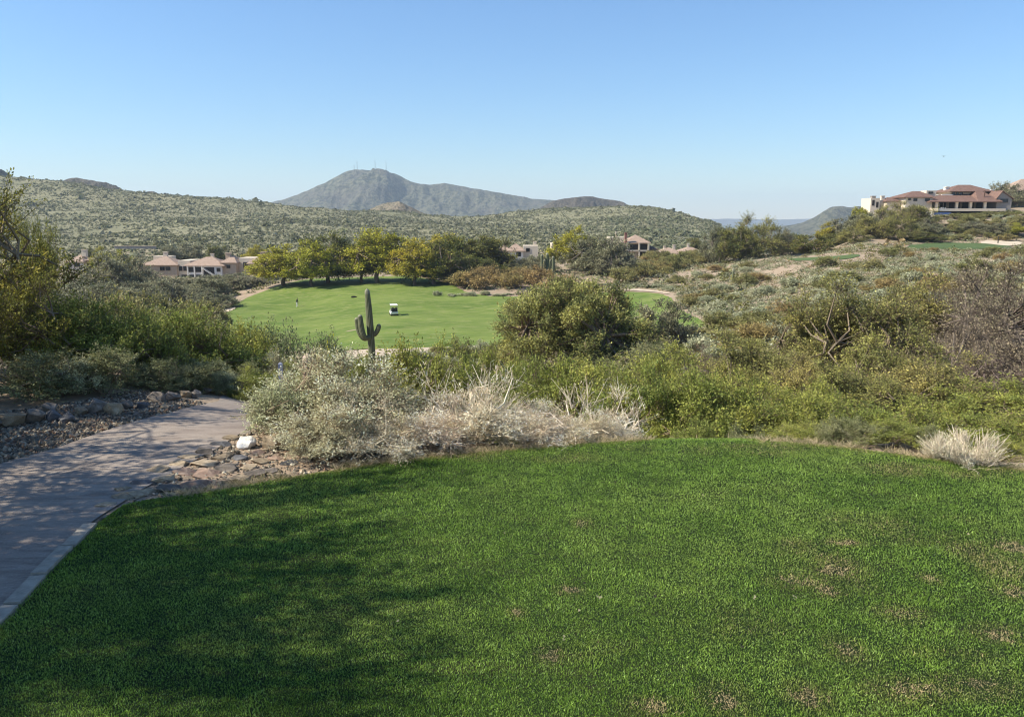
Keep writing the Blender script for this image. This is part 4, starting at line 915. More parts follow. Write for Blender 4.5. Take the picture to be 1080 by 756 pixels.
# gravel: strip beyond the path, the near bank, the soil under the shrubs
def gravel(name, poly, n, smin, smax, seed, lab, cols):
    g = rng(seed); poly = np.asarray(poly); lo, hi = poly.min(0), poly.max(0)
    x, y = g.uniform(lo[0], hi[0], n * 3), g.uniform(lo[1], hi[1], n * 3)
    k = inside(poly, x, y) & ~inside(PATHB[::2], x, y) & ~inside(TEEB[::2], x, y); x, y = x[k][:n], y[k][:n]; n = len(x)
    s = smin * (smax / smin) ** (g.uniform(size=n) ** 2)
    U = unit(np.array([[1, 0, 0], [0, 1, 0], [-1, 0, 0], [0, -1, 0], [0, 0, 1], [0, 0, -1], ]).astype(float))
    V = U[None] * g.uniform(0.6, 1.25, (n, 6, 1)) * np.array([1, 1, 0.7]) + g.normal(size=(n, 6, 3)) * 0.16
    th = g.uniform(0, 6.28, n); ca, sa = np.cos(th)[:, None], np.sin(th)[:, None]
    V = np.stack([V[..., 0] * ca - V[..., 1] * sa, V[..., 0] * sa + V[..., 1] * ca, V[..., 2]], -1) * (s / 2)[:, None, None]
    V = V + np.c_[x, y, HX(x, y) + s * 0.15][:, None]
    F = np.array([[0, 1, 4], [1, 2, 4], [2, 3, 4], [3, 0, 4], [1, 0, 5], [2, 1, 5], [3, 2, 5], [0, 3, 5]])
    F = (np.arange(n)[:, None, None] * 6 + F[None]).reshape(-1, 3)
    cols = np.array(cols); c = cols[g.integers(0, len(cols), n)] * g.uniform(0.7, 1.25, (n, 1))
    o = obj(name, np_mesh(name, V.reshape(-1, 3), F, M_BARK, np.repeat(c, 6, 0))); tag(o, lab, "gravel", kind="stuff")
GC = [(0.22, 0.175, 0.13), (0.16, 0.13, 0.10), (0.28, 0.22, 0.16), (0.20, 0.12, 0.085), (0.12, 0.105, 0.09), (0.36, 0.30, 0.23), (0.10, 0.08, 0.06)]  # tones darkened for the shade on the strip beyond the path
strip = np.vstack([hits([(-60, 510), (0, 494), (60, 477), (120, 456), (180, 440), (230, 428), (264, 420), (290, 413), (262, 406), (200, 408), (150, 412), (80, 425), (0, 436), (-60, 440)])])
strip = strip[strip[:, 1] < 17]; print('strip', strip.round(1).tolist())
gravel("gravel", strip, 20000, 0.015, 0.075, 61, "loose gravel toned dark for shade between the path and its boulders", GC)
bank = hits([(60, 590), (97, 552), (150, 517), (200, 489), (235, 470), (262, 452), (290, 440), (440, 440), (480, 482), (400, 493), (335, 503), (270, 514), (205, 526), (128, 537)])
gravel("bank_gravel", bank, 26000, 0.008, 0.06, 62, "tan gravel and stone chips on the bank between path and tee", GC + [(0.5, 0.36, 0.26), (0.58, 0.50, 0.38)])
gravel("soil_pebbles", hits([(400, 495), (560, 478), (700, 467), (860, 471), (980, 487), (1100, 501), (1100, 470), (900, 455), (700, 452), (520, 455), (400, 470)]), 9000, 0.01, 0.05, 63, "pebbles and litter on the soil in front of the hedge", GC)

# leaf litter and dead twigs under the dry shrubs
def litter(poly, n, seed, lab, name="leaf_litter"):
    g = rng(seed); poly = np.asarray(poly); lo, hi = poly.min(0), poly.max(0)
    x, y = g.uniform(lo[0], hi[0], n), g.uniform(lo[1], hi[1], n); k = inside(poly, x, y); x, y = x[k], y[k]; n = len(x)
    P0 = np.c_[x, y, HX(x, y) + g.uniform(0.005, 0.06, n)]; th = g.uniform(0, 6.28, n); L = g.uniform(0.03, 0.16, n)
    P1 = P0 + np.c_[np.cos(th) * L, np.sin(th) * L, g.uniform(-.02, .05, n)]
    V, F = ribbons(P0, P1, g.uniform(0.003, 0.009, n), g); c = np.array([0.36, 0.28, 0.18]) * g.uniform(0.4, 1.7, (n, 1))
    o = obj(name, np_mesh(name, V, F, M_BARK, np.tile(np.repeat(c, 4, 0), (2, 1)))); tag(o, lab, "litter", kind="stuff")
litter(hits([(700, 466), (800, 468), (870, 471), (930, 480), (1000, 489), (1090, 499), (1090, 484), (1000, 474), (930, 464), (860, 458), (760, 457), (700, 458)]), 14000, 75, "dry stalks and litter between the tee rim and the hedge", "rim_litter")
litter(hits([(290, 476), (330, 496), (400, 490), (480, 481), (560, 475), (680, 466), (690, 455), (560, 452), (440, 452), (330, 460)]), 9000, 71, "dead twigs and litter under the pale shrubs")

# fallen leaves and droppings on the turf
g = rng(73); bl = Buf()
for px, py in [(796, 639), (632, 640), (608, 652), (690, 640), (595, 682), (615, 623), (1002, 568), (1018, 571), (648, 515), (838, 640), (740, 530), (1066, 602), (533, 568), (415, 665), (780, 690), (960, 600)]:
    P = hit(px, py); P[2] += 0.055
    for q in range(3):
        c = P + g.normal(size=3) * 0.008; a = g.uniform(0, 6.28); L = 0.018
        bl.add([c, c + [math.cos(a) * L, math.sin(a) * L, .004], c + [math.cos(a + .9) * L, math.sin(a + .9) * L, .012]], [[0, 1, 2]], (0.45, 0.40, 0.24) if px % 3 else (0.05, 0.04, 0.03))
tag(obj("fallen_leaves", bl.mesh("fallen_leaves", M_BLADE)), "small pale fallen leaves scattered on the tee turf", "leaves", kind="stuff")

# ------------------------------------------------------------------ desert scrub that nobody could count
def scrub(name, X, Y, rx, rz, K, tri, cols, seed, lab, sink=0.1, nb=None):
    g = rng(seed); n = len(X); Z = HX(X, Y)
    d = unit(g.normal(size=(n, K, 3))); d[..., 2] = np.abs(d[..., 2])
    r = g.uniform(0.35, 1.0, (n, K, 1)) ** 0.6
    P = d * r * np.stack([rx, rx, rz], -1)[:, None] + np.c_[X, Y, Z - sink * rz][:, None]
    P = P.reshape(-1, 3); fc = (d.reshape(-1, 3) * 1.0 + np.array([0, 0, .5]))
    s = np.repeat(tri, K) if np.ndim(tri) else tri
    nbv = unit(fc + g.normal(size=fc.shape) * 0.5); a = unit(np.cross(nbv, g.normal(size=fc.shape))); b = np.cross(nbv, a)
    sz = (s * g.uniform(.7, 1.4, len(P)))[:, None]
    V = np.stack([P - a * sz * .6 - b * sz * .35, P + a * sz * .6 - b * sz * .35, P + b * sz * .7], 1).reshape(-1, 3)
    cols = np.array(cols); cc = cols[g.integers(0, len(cols), n)] * g.uniform(0.75, 1.25, (n, 1))
    c = np.repeat(cc, K, 0) * g.uniform(0.75, 1.3, (n * K, 1))
    o = obj(name, np_mesh(name, V, np.arange(3 * n * K).reshape(-1, 3), M_SCRUB, np.repeat(c, 3, 0))); tag(o, lab, "scrub", kind="stuff"); return o
def field(n, px0, px1, Y0, Y1, seed, pw=1.0):
    g = rng(seed); Y = np.sqrt(g.uniform(Y0 ** 2, Y1 ** 2, n)) if pw == 1 else np.exp(g.uniform(math.log(Y0), math.log(Y1), n))
    px = g.uniform(px0, px1, n); return (px - 540) / 862.5 * Y, Y, px, g
HC = [(0.20, 0.205, 0.115), (0.22, 0.22, 0.13), (0.17, 0.18, 0.10), (0.13, 0.14, 0.065), (0.19, 0.195, 0.105), (0.21, 0.205, 0.125), (0.09, 0.10, 0.05), (0.18, 0.18, 0.085)]
# foothills
X, Y, px, g = field(85000, -260, 860, 330, 1120, 81)
k = vnoise(X / 22, Y / 22, 4) + 0.25 * g.uniform(size=len(X)) > 0.30; X, Y = X[k], Y[k]
sz = np.exp(g.normal(0, 0.35, len(X))) * 0.82 * (0.75 + 0.5 * vnoise(X / 45, Y / 45, 6)); big = g.uniform(size=len(X)) < 0.035; sz[big] *= 2.3
scrub("foothill_scrub", X, Y, sz, sz * 1.0, 12, sz * 0.66, HC, 82, "grey-green desert scrub covering the foothills")
X, Y, px, g = field(9000, 640, 1300, 270, 800, 83)
sz = np.exp(g.normal(0, 0.3, len(X))) * 1.3
scrub("far_slope_scrub", X, Y, sz, sz * 1.0, 14, sz * 0.6, HC, 84, "scrub on the slopes behind the villa")
# valley floor near the houses
def mask_out(X, Y, m=1.0):
    k = np.ones(len(X), bool)
    for B in [FAIRB] + GREENS + sands: k &= ~inside(B, X, Y) & (edge_dist(B, X, Y) > m)
    return k
X, Y, px, g = field(9000, -200, 800, 100, 330, 85)
k = mask_out(X, Y, 1.5); X, Y = X[k], Y[k]; sz = np.exp(g.normal(0, 0.35, len(X))) * 0.8
scrub("valley_scrub", X, Y, sz, sz * 1.0, 22, sz * 0.32, HC + [(0.17, 0.16, 0.05), (0.14, 0.14, 0.045)], 86, "low scrub between the trees of the valley floor")
# sage field on the right slope
SC = [(0.26, 0.27, 0.16), (0.19, 0.20, 0.11), (0.32, 0.32, 0.205), (0.17, 0.17, 0.075), (0.23, 0.235, 0.14)]
X, Y, px, g = field(30000, 600, 1250, 38, 215, 87, pw=0)
k = mask_out(X, Y, 0.8); den = vnoise(X / 7, Y / 7, 41) * 0.6 + vnoise(X / 22, Y / 22, 42) * 0.6
k &= den + 0.25 * g.uniform(size=len(X)) > 0.56; X, Y, px = X[k], Y[k], px[k]
sz = np.exp(g.normal(0, 0.32, len(X))) * 0.50
scrub("sage_ground_cover", X, Y, sz, sz * 0.85, 34, sz * 0.22, SC, 88, "grey-green sage covering the slope right of the fairway")
X, Y, px, g = field(5000, 600, 1250, 38, 225, 89, pw=0)
k = mask_out(X, Y, 0.8) & (vnoise(X / 12, Y / 12, 45) > 0.42); X, Y = X[k], Y[k]; sz = np.exp(g.normal(0, 0.35, len(X))) * 0.65
scrub("olive_ground_cover", X, Y, sz, sz * 0.9, 34, sz * 0.2, [(0.17, 0.165, 0.05), (0.21, 0.19, 0.06), (0.13, 0.135, 0.045), (0.20, 0.15, 0.07)], 90, "olive and rusty low scrub covering the slope right of the fairway")
# gully between tee hedge and fairway
X, Y, px, g = field(9000, 60, 1300, 17, 96, 91, pw=0)
k = mask_out(X, Y, 0.6) & ~inside(PATHB[::2], X, Y); X, Y = X[k], Y[k]; sz = np.exp(g.normal(0, 0.35, len(X))) * 0.45
scrub("gully_scrub", X, Y, sz, sz * 0.9, 60, sz * 0.14, [(0.15, 0.16, 0.05), (0.20, 0.19, 0.06), (0.24, 0.26, 0.17), (0.12, 0.12, 0.05), (0.26, 0.22, 0.13)], 92, "low scrub in the gully between the tee hedge and the fairway")
# ------------------------------------------------------------------ trees of the near bank that stand left of the picture and shade path and tee
for i, (x, y, hh, ww, lb) in enumerate([(-6.6, 3.1, 5.2, 3.3, "nearest the camera"), (-6.9, 5.0, 5.5, 3.4, "beside the near bend"), (-8.7, 7.4, 4.8, 4.2, "farthest back on the bank"), (-8.6, 4.0, 5.6, 3.6, "set back behind the near bend")]):
    p = KINDS["open_acacia"][i % 3]
    plant_obj(p, "acacia_tree", (x, y, H(x, y)), ww / p["W"], hh / p["H"], i * 1.3, "acacia on the bank outside the picture's left edge, " + lb, "tree", "acacias shading the path")
for x, y, hh, ww, lb in [(-8.4, 9.6, 3.3, 3.2, "above the first boulders")]:
    p = KINDS["acacia"][1]; plant_obj(p, "acacia_tree", (x, y, H(x, y)), ww / p["W"], hh / p["H"], x, "low dense acacia outside the picture's left edge, " + lb, "tree", "acacias shading the path")

# ------------------------------------------------------------------ cacti
M_SAG = None
def cactus_mat(name, a, b, c):
    m, n, out = new_mat(name); vec = N(n, "ShaderNodeTexCoord").outputs["Object"]
    at_ = N(n, "ShaderNodeAttribute"); at_.attribute_name = "Col"
    f = noise(n, 3.5, 5, 0.65, scaled(n, vec, (1, 1, .5)))
    col = ramp(n, f, [(0.35, a), (0.6, b)])
    col = mixc(n, at_.outputs["Fac"], col, c)
    finish(n, out, col, 0.8, f, 0.3, 0.02, 0.2); return m
M_SAG = cactus_mat("saguaro_skin", (0.06, 0.072, 0.03), (0.105, 0.12, 0.055), (0.27, 0.26, 0.18))
M_SAGD = cactus_mat("grey_saguaro_skin", (0.16, 0.15, 0.11), (0.24, 0.22, 0.17), (0.35, 0.32, 0.26))
M_CAC = cactus_mat("spiny_pink_skin", (0.22, 0.13, 0.10), (0.34, 0.22, 0.17), (0.60, 0.46, 0.38))
def ribbed(pts, rad, ribs=14, depth=0.14, per=4, rings=30):
    pts = np.asarray(pts, float); k = len(pts); s = np.r_[0, np.cumsum(np.linalg.norm(np.diff(pts, axis=0), axis=1))]
    ss = np.linspace(0, s[-1], rings)
    P = np.stack([pchip(s, pts[:, i], ss) for i in range(3)], 1) if k > 2 else np.stack([np.interp(ss, s, pts[:, i]) for i in range(3)], 1)
    r = np.interp(ss, s, rad); L = s[-1]; rt = rad[-1]
    e = np.clip((L - ss) / (rt * 1.3), 0, 1); r = r * np.sqrt(1 - (1 - e) ** 2) + 1e-4
    t = np.gradient(P, axis=0); t /= np.linalg.norm(t, axis=1)[:, None]
    ref = np.array([0, 1.0, 0.02]); a = np.cross(t, ref); a /= np.linalg.norm(a, axis=1)[:, None] + 1e-9; b = np.cross(t, a)
    n = ribs * per; th = np.arange(n) * 2 * math.pi / n
    prof = 1 - depth * (1 - np.abs(np.cos(th * ribs / 2))); crest = (np.abs(np.cos(th * ribs / 2)) > 0.9).astype(float)
    V = P[:, None] + (r[:, None] * prof[None])[..., None] * (np.cos(th)[None, :, None] * a[:, None] + np.sin(th)[None, :, None] * b[:, None])
    i = np.arange(rings - 1)[:, None] * n; j = np.arange(n)[None]; j2 = (j + 1) % n
    F = np.stack([i + j, i + n + j, i + n + j2, i + j2], -1).reshape(-1, 4)
    c = np.broadcast_to(crest[None, :] * 0.85 + 0.0, (rings, n)).copy(); c[-3:] = 0.9
    return V.reshape(-1, 3), F, np.repeat(c.reshape(-1, 1), 3, 1)
def saguaro(px, Y, trunk, arms, label, name="saguaro_cactus", mat=None, group=None, ribs=14, rings=40, zbase=None):
    """trunk and arms given as [(column, row, depth offset m)], radii in metres"""
    P = at(px, Y); r = empty(name, tuple(P))
    def L(q): 
        d = ray(540, q[1]); return ((q[0] - px) / 862.5 * Y, q[2] if len(q) > 2 else 0.0, CZ + d[2] / d[1] * Y - P[2])
    b = L(trunk[0][-1])
    pts = [(0, 0, -0.3)] + [L(q) for q in trunk[0]]
    V, F, c = ribbed(pts, [trunk[1][0]] + trunk[1], ribs, rings=rings); obj("trunk", np_mesh("saguaro_trunk", V, F, mat or M_SAG, c, True), r)
    for ap, ar in arms:
        V, F, c = ribbed([L(q) for q in ap], ar, ribs, rings=rings); obj("arm", np_mesh("saguaro_arm", V, F, mat or M_SAG, c, True), r)
    tag(r, label, "cactus", group); return r
sg = saguaro(386, 56, ([(388, 375), (387.2, 350), (386, 325), (384.8, 304)], [.25, .25, .23, .17]),
        [([(387, 356.5, -.1), (382, 356.5, -.25), (377.5, 352.5, -.3), (374.8, 345, -.3), (373.4, 334, -.3)], [.15, .18, .19, .18, .15]),
         ([(387, 355.5, -.2), (383, 355, -.5), (380.5, 350, -.6), (379, 342, -.6), (378, 330.5, -.6)], [.15, .18, .20, .20, .17]),
         ([(387, 352, .2), (384.8, 350.5, .45), (383.4, 345, .5), (382.8, 333.5, .5)], [.1, .12, .13, .11]),
         ([(387, 353, 0), (391, 353, 0), (393.5, 350.5, 0), (395.6, 346.5, 0), (397, 341.5, 0)], [.12, .15, .17, .17, .15])],
        "tall saguaro with a cluster of left arms rising in front of the fairway")
saguaro(578, 176, ([(579, 292), (578, 280), (577.3, 266.5)], [.42, .40, .32]),
        [([(579, 290, -.2), (574, 288, -.3), (572, 282, -.3), (571.6, 268, -.3)], [.3, .34, .34, .28]),
         ([(579, 291, -.2), (583, 288, -.3), (584, 281, -.3), (583.6, 270, -.3)], [.3, .34, .34, .28]),
         ([(579, 288, .2), (575, 284, .8), (574.7, 274, .8)], [.25, .28, .24]),
         ([(579, 287, .2), (581, 283, .9), (581, 274, .9)], [.25, .28, .24])],
        "many-armed dark saguaro standing beyond the fairway's far rim", ribs=10)
for i, (px, Y, top, rad) in enumerate([(133, 430, 254, .35), (169, 420, 255, .4), (178, 425, 253, .42), (217, 460, 252, .35), (251, 440, 252, .4), (284, 430, 254, .4), (306, 450, 252, .35), (95, 520, 246, .35), (232, 520, 246, .35), (350, 470, 250, .35), (476, 500, 247, .35), (60, 460, 250, .4)]):
    y0 = 232 + 3; saguaro(px, Y, ([(px, top + 5), (px, top)], [rad, rad * .85]), [], "thin lone saguaro on the lower foothill slope, %s from the left" % ordn([95, 133, 169, 178, 217, 232, 251, 284, 306, 350, 476, 60].index(px) + 2 if px != 60 else 1), group="thin saguaros on the foothill", ribs=7, rings=8)
saguaro(173, 108, ([(173, 322), (173, 313)], [.16, .14]), [], "grey dead-looking saguaro stump between the left desert trees and the fairway", mat=M_SAGD, ribs=8, rings=10)
saguaro(776, 152, ([(776, 287), (776, 282)], [.22, .2]), [], "short dark saguaro stub on the right slope between two bare patches", ribs=8, rings=10)
# pinkish columnar cactus in front of the path shrubs
cc = saguaro(318, 10.6, ([(318, 400), (318, 385), (318, 372.5)], [.075, .075, .068]), [], "short columnar cactus with pinkish spines rising behind the largest brittlebush", name="columnar_cactus", mat=M_CAC, ribs=16, rings=30)
g = rng(120); n = 900; z = g.uniform(0.15, 0.93, n); th = np.round(g.uniform(0, 16, n)) / 16 * 2 * math.pi; r0 = 0.07
P0 = np.c_[np.cos(th) * r0, np.sin(th) * r0, z]; P1 = P0 + unit(np.c_[np.cos(th), np.sin(th), g.normal(size=n) * .7] + g.normal(size=(n, 3)) * .5) * 0.035
V, F = ribbons(P0, P1, 0.003, g); obj("spines", np_mesh("spines", V, F, M_BARK, np.full((len(V), 3), (0.62, 0.50, 0.42))), cc)
# little bushes beside it
KINDS["yellow_flowers"] = [make_plant("yellow_flowers", 901, 0.5, 0.6, 16, 26, 9, 0.022, 0.14, [(0.16, 0.19, 0.06), (0.28, 0.28, 0.07)], tipcol=((0.75, 0.55, 0.02), 0.8), stems=5, stem_r=0.006, z0=0.05, up=0.9, twig_w=0.004)]
place("yellow_flowers", 336, 10.8, 370, 26, "flowering_bush", "small bush tipped with yellow flowers right of the pinkish cactus", "bush")
place("greygreen_bush", 329, 10.2, 384, 18, "greygreen_bush", "tiny dark grey-green sprig at the right foot of the pinkish cactus", "bush")
# short grey marker post
P = at(288, 12.6); d = ray(540, 383); zt = CZ + d[2] / d[1] * 12.6
M_POST = plain("grey_plastic", (0.36, 0.37, 0.44), 0.6, 0.1, 8, 0.3)
b = Buf(); hh = zt - P[2]; b.box((0, 0, hh / 2 - .1), (0.072, 0.05, hh + .2 - .02), 0.2, taper=.96); b.box((0, 0, hh + 0.0), (0.066, 0.045, 0.025), 0.2, taper=.5)
o = obj("marker_post", b.mesh("marker_post", M_POST), loc=tuple(P)); tag(o, "short grey-lavender marker post among green bushes at the path's far end", "post")

# ------------------------------------------------------------------ buildings
M_STUC = plain("pink_tan_stucco", (0.44, 0.345, 0.25), 0.9, 0.08, 1.5, 0.15, 0.2, 0.02)
M_CREAM = plain("cream_stucco", (0.62, 0.53, 0.41), 0.9, 0.07, 1.5, 0.15, 0.2, 0.02)
M_WHITE = plain("white_stucco", (0.72, 0.68, 0.61), 0.85, 0.05, 1.5, 0.15)
M_GREYW = plain("taupe_shaded_stucco", (0.30, 0.27, 0.24), 0.9, 0.08, 1.5, 0.15)
def tile_mat(name, a, b):
    m, n, out = new_mat(name); vec = N(n, "ShaderNodeTexCoord").outputs["Object"]
    w = N(n, "ShaderNodeTexWave"); w.wave_type = 'BANDS'; w.bands_direction = 'X'; w.inputs["Scale"].default_value = 1.6; w.inputs["Distortion"].default_value = 0.4; n.links.new(vec, w.inputs[0])
    w2 = N(n, "ShaderNodeTexWave"); w2.bands_direction = 'Y'; w2.inputs["Scale"].default_value = 1.1; n.links.new(vec, w2.inputs[0])
    f = noise(n, 1.3, 5, 0.8, vec); c = ramp(n, f, [(0.35, a), (0.65, b)])
    c = mixc(n, ramp(n, w.outputs[1], [(0.0, (.55, .55, .55)), (0.4, (0, 0, 0))]), c, [v * .55 for v in a])
    finish(n, out, c, 0.85, mathn(n, 'ADD', w.outputs[1], w2.outputs[1]), 0.6, 0.06, 0.15); return m
M_TILE = tile_mat("pink_clay_tiles", (0.32, 0.225, 0.165), (0.46, 0.345, 0.265))
M_TILEB = tile_mat("brown_clay_tiles", (0.15, 0.09, 0.068), (0.25, 0.155, 0.12))
M_BRICK = plain("red_brown_brick", (0.26, 0.12, 0.09), 0.9, 0.2, 5)
M_TRIM = plain("dark_window_frame", (0.06, 0.05, 0.045), 0.6, 0.1, 5)
def glass_mat():
    m, n, out = new_mat("dark_window_glass"); p = finish(n, out, (0.015, 0.018, 0.022), 0.12, spec=0.6); return m
M_GLASS = glass_mat()
M_SHADE = plain("painted_shade", (0.035, 0.03, 0.028), 0.9, 0.1, 3)  # shade inside the open bays put into the colour

class House:
    def __init__(s, name, cx, Y, label, cat="house", group=None, rz=0.0):
        s.cx, s.Y = cx, Y; s.P = at(cx, Y); s.r = empty(name, tuple(s.P), rz); tag(s.r, label, cat, group)
    def X(s, px): return (px - s.cx) / 862.5 * s.Y
    def Z(s, py):
        d = ray(540, py); return CZ + d[2] / d[1] * s.Y - s.P[2]
    def box(s, name, px0, px1, py0, py1, y0, y1, mat, parent=None):
        z1, z0 = s.Z(py0), s.Z(py1); b = Buf()
        b.box(((s.X(px0) + s.X(px1)) / 2, (y0 + y1) / 2, (z0 + z1) / 2), (abs(s.X(px1) - s.X(px0)), y1 - y0, z1 - z0)); return obj(name, b.mesh(name, mat), parent or s.r)
    def wall(s, px0, px1, top, y0, y1, mat, bot=None, name="wall"):
        z1 = s.Z(top); z0 = -3.0 if bot is None else s.Z(bot); b = Buf()
        b.box(((s.X(px0) + s.X(px1)) / 2, (y0 + y1) / 2, (z0 + z1) / 2), (s.X(px1) - s.X(px0), y1 - y0, z1 - z0)); return obj(name, b.mesh(name, mat), s.r)
    def hip(s, px0, px1, eave, ridge, y0, y1, mat, rx0=None, rx1=None, over=0.5, parent=None):
        x0, x1 = s.X(px0) - over, s.X(px1) + over; y0 -= over; y1 += over; ze, zr = s.Z(eave), s.Z(ridge); dp = (y1 - y0) / 2
        a = s.X(rx0) if rx0 is not None else min(x0 + dp, (x0 + x1) / 2 - .1); c = s.X(rx1) if rx1 is not None else max(x1 - dp, (x0 + x1) / 2 + .1); ym = (y0 + y1) / 2
        V = [(x0, y0, ze), (x1, y0, ze), (x1, y1, ze), (x0, y1, ze), (a, ym, zr), (c, ym, zr), (x0, y0, ze - .18), (x1, y0, ze - .18), (x1, y1, ze - .18), (x0, y1, ze - .18)]
        F4 = [[0, 1, 5, 4], [2, 3, 4, 5], [6, 9, 8, 7], [0, 6, 7, 1], [1, 7, 8, 2], [2, 8, 9, 3], [3, 9, 6, 0]]; F3 = [[1, 2, 5], [3, 0, 4]]
        return obj("roof", np_mesh("roof", V, [np.array(F4), np.array(F3)], mat), parent or s.r)
    def win(s, px0, px1, py0, py1, y, frame=True):
        """a window let into the front: frame with its pane"""
        x0, x1, z1, z0 = s.X(px0), s.X(px1), s.Z(py0), s.Z(py1); t = 0.09; b = Buf(); w_, h_ = x1 - x0, z1 - z0
        b.box(((x0 + x1) / 2, y - .05, z1 - t / 2), (w_, .14, t)); b.box(((x0 + x1) / 2, y - .05, z0 + t / 2), (w_, .14, t))
        for q in ([x0 + t / 2, x1 - t / 2] + ([(x0 + x1) / 2] if w_ > 1.4 else [])): b.box((q, y - .05, (z0 + z1) / 2), (t, .135, h_ - 2 * t))
        f = obj("window", b.mesh("window", M_TRIM), s.r)
        p = Buf(); p.box(((x0 + x1) / 2, y - .02, (z0 + z1) / 2), (w_ - t, .05, h_ - t)); obj("pane", p.mesh("pane", M_GLASS), f); return f
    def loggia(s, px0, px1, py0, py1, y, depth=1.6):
        """an open veranda bay: drawn as a flat dark panel, its shade painted; posts can stand before it"""
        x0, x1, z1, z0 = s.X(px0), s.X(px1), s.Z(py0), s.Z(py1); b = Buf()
        b.box(((x0 + x1) / 2, y - .02, (z0 + z1) / 2), (x1 - x0, .06, z1 - z0)); return obj("bay_shade", b.mesh("bay_shade", M_SHADE), s.r)
    def post(s, px, py0, py1, y, w_=0.35, mat=None, name="column"):
        z1, z0 = s.Z(py0), s.Z(py1); b = Buf(); b.box((s.X(px), y, (z0 + z1) / 2), (w_, w_, z1 - z0)); b.box((s.X(px), y, z1 - .1), (w_ * 1.3, w_ * 1.3, .16)); b.box((s.X(px), y, z0 + .12), (w_ * 1.3, w_ * 1.3, .2))
        return obj(name, b.mesh(name, mat or M_CREAM), s.r)
    def chimney(s, px, w_, py0, py1, y, mat, parent=None):
        z1, z0 = s.Z(py0), s.Z(py1); b = Buf(); W = s.X(px + w_) - s.X(px); b.box((s.X(px + w_ / 2), y, (z0 + z1) / 2), (W, W, z1 - z0)); b.box((s.X(px + w_ / 2), y, z1 + .06), (W * 1.2, W * 1.2, .16)); return obj("chimney", b.mesh("chimney", mat), parent or s.r)

# left houses
h = House("house", 74, 262, "small pink-roofed house, leftmost of the roofs below the foothill")
h.wall(65, 84, 276, 0, 9, M_CREAM); r_ = h.hip(65, 83, 276, 269.5, 0, 9, M_TILE); h.wall(84, 96, 274.5, 2, 10, M_STUC); h.hip(84, 96, 274.5, 270.5, 2, 10, M_TILE)
h.chimney(77, 4.5, 264, 271, 4, M_CREAM, r_); h.win(74, 80, 277.5, 281.5, 0); h.win(67, 71, 277.5, 281, 0)
h = House("house", 190, 256, "long two-storey pink house with dark upper loggia windows below the foothill")
h.wall(146, 183, 279.5, 0, 10, M_STUC); r_ = h.hip(146, 183, 279.5, 271, 0, 10, M_TILE); h.wall(143, 163, 271.5, 10.5, 14, M_CREAM); h.chimney(160, 4, 267, 273, 7, M_CREAM, r_)
h.wall(183, 196, 275, 1.0, 11, M_CREAM); h.wall(196, 232, 280, -1.0, 9, M_WHITE); r2 = h.hip(193, 234, 280, 271.5, -1.0, 9, M_TILE); h.chimney(214, 3, 268.5, 273, 5, M_CREAM, r2)
for a, b_ in ((165, 170), (171, 176)): h.win(a, b_, 281.5, 285.5, 0)
h.win(184, 187.5, 281, 286, 1.0); h.win(188.5, 192, 281, 286, 1.0)
h.loggia(196.5, 202.5, 281.5, 286.8, -1.0); h.loggia(204, 211, 281.5, 286.8, -1.0); h.loggia(196.5, 202.5, 289.5, 294.5, -1.0); h.loggia(204, 211, 289.5, 294.5, -1.0); h.loggia(186, 193, 290, 294, 1.0)
for q in (196.2, 203.3, 211.4): h.post(q, 280.5, 296, -1.3, .35, M_WHITE)
b = Buf()
for k in range(8):
    b.box((h.X(213.5 + k * 1.5), -1.7, h.Z(283 + k * 1.0)), (h.X(215.2) - h.X(213.5), .9, .28))
obj("stair", b.mesh("stair", M_WHITE), h.r); h.loggia(213, 224, 281.8, 290, -1.0)
h.win(226.5, 230.5, 282.5, 286.5, -1.0)
h = House("house", 252, 256, "pink house with cream parapet at the right end of the left houses")
h.wall(232, 246, 277, 0, 9, M_STUC); h.hip(231, 246, 277, 270, 0, 9, M_TILE); h.wall(246, 264, 272.5, 3, 11, M_CREAM); h.wall(259, 278, 278, 0, 9, M_STUC); r_ = h.hip(259, 278, 278, 270, 0, 9, M_TILE)
h.chimney(231.5, 5, 267.5, 274, 4, M_STUC); h.chimney(268, 6, 267, 273, 5, M_STUC, r_); h.loggia(250.5, 258.5, 277, 284, 3.0); h.win(236, 240, 279.5, 283, 0); h.win(264, 268, 280, 284, 0)
h.wall(246, 270, 293, -3.2, -2.8, M_WHITE, 297, name="terrace_wall")
# middle houses
h = House("house", 550, 242, "pale low house with pink roof left of the many-armed saguaro")
h.wall(536, 552, 264.5, 0, 9, M_WHITE); r_ = h.hip(536, 552, 264.5, 257, 0, 9, M_TILE, over=.6); h.wall(552, 568, 259.5, 2, 10, M_CREAM); h.chimney(563, 3.5, 255.5, 260, 5, M_CREAM); h.wall(526, 536, 264, 3, 9, M_STUC); h.hip(527, 536, 264, 259, 3, 9, M_TILE)
h.win(544.5, 549.5, 266, 270.5, 0); h.win(555, 559, 262, 266, 2)
h = House("house", 594, 262, "cream flat-roofed house end showing left of the lone yellow tree")
h.wall(582, 604, 256.5, 0, 9, M_CREAM); h.hip(588, 604, 256.5, 252.5, 1, 9, M_TILE); h.win(584, 587, 258.5, 262, 0)
h = House("house", 640, 262, "low pink-roofed house behind the brownish tree left of the tall house")
h.wall(624, 652, 259, 0, 9, M_STUC); r_ = h.hip(624, 650, 259, 252.5, 0, 9, M_TILE); h.chimney(632, 3, 251, 256, 4, M_CREAM, r_); h.win(640, 644, 260.5, 263.5, 0)
h = House("house", 670, 238, "tallest middle house with red-brown chimney, dark upper windows and pink hip roof")
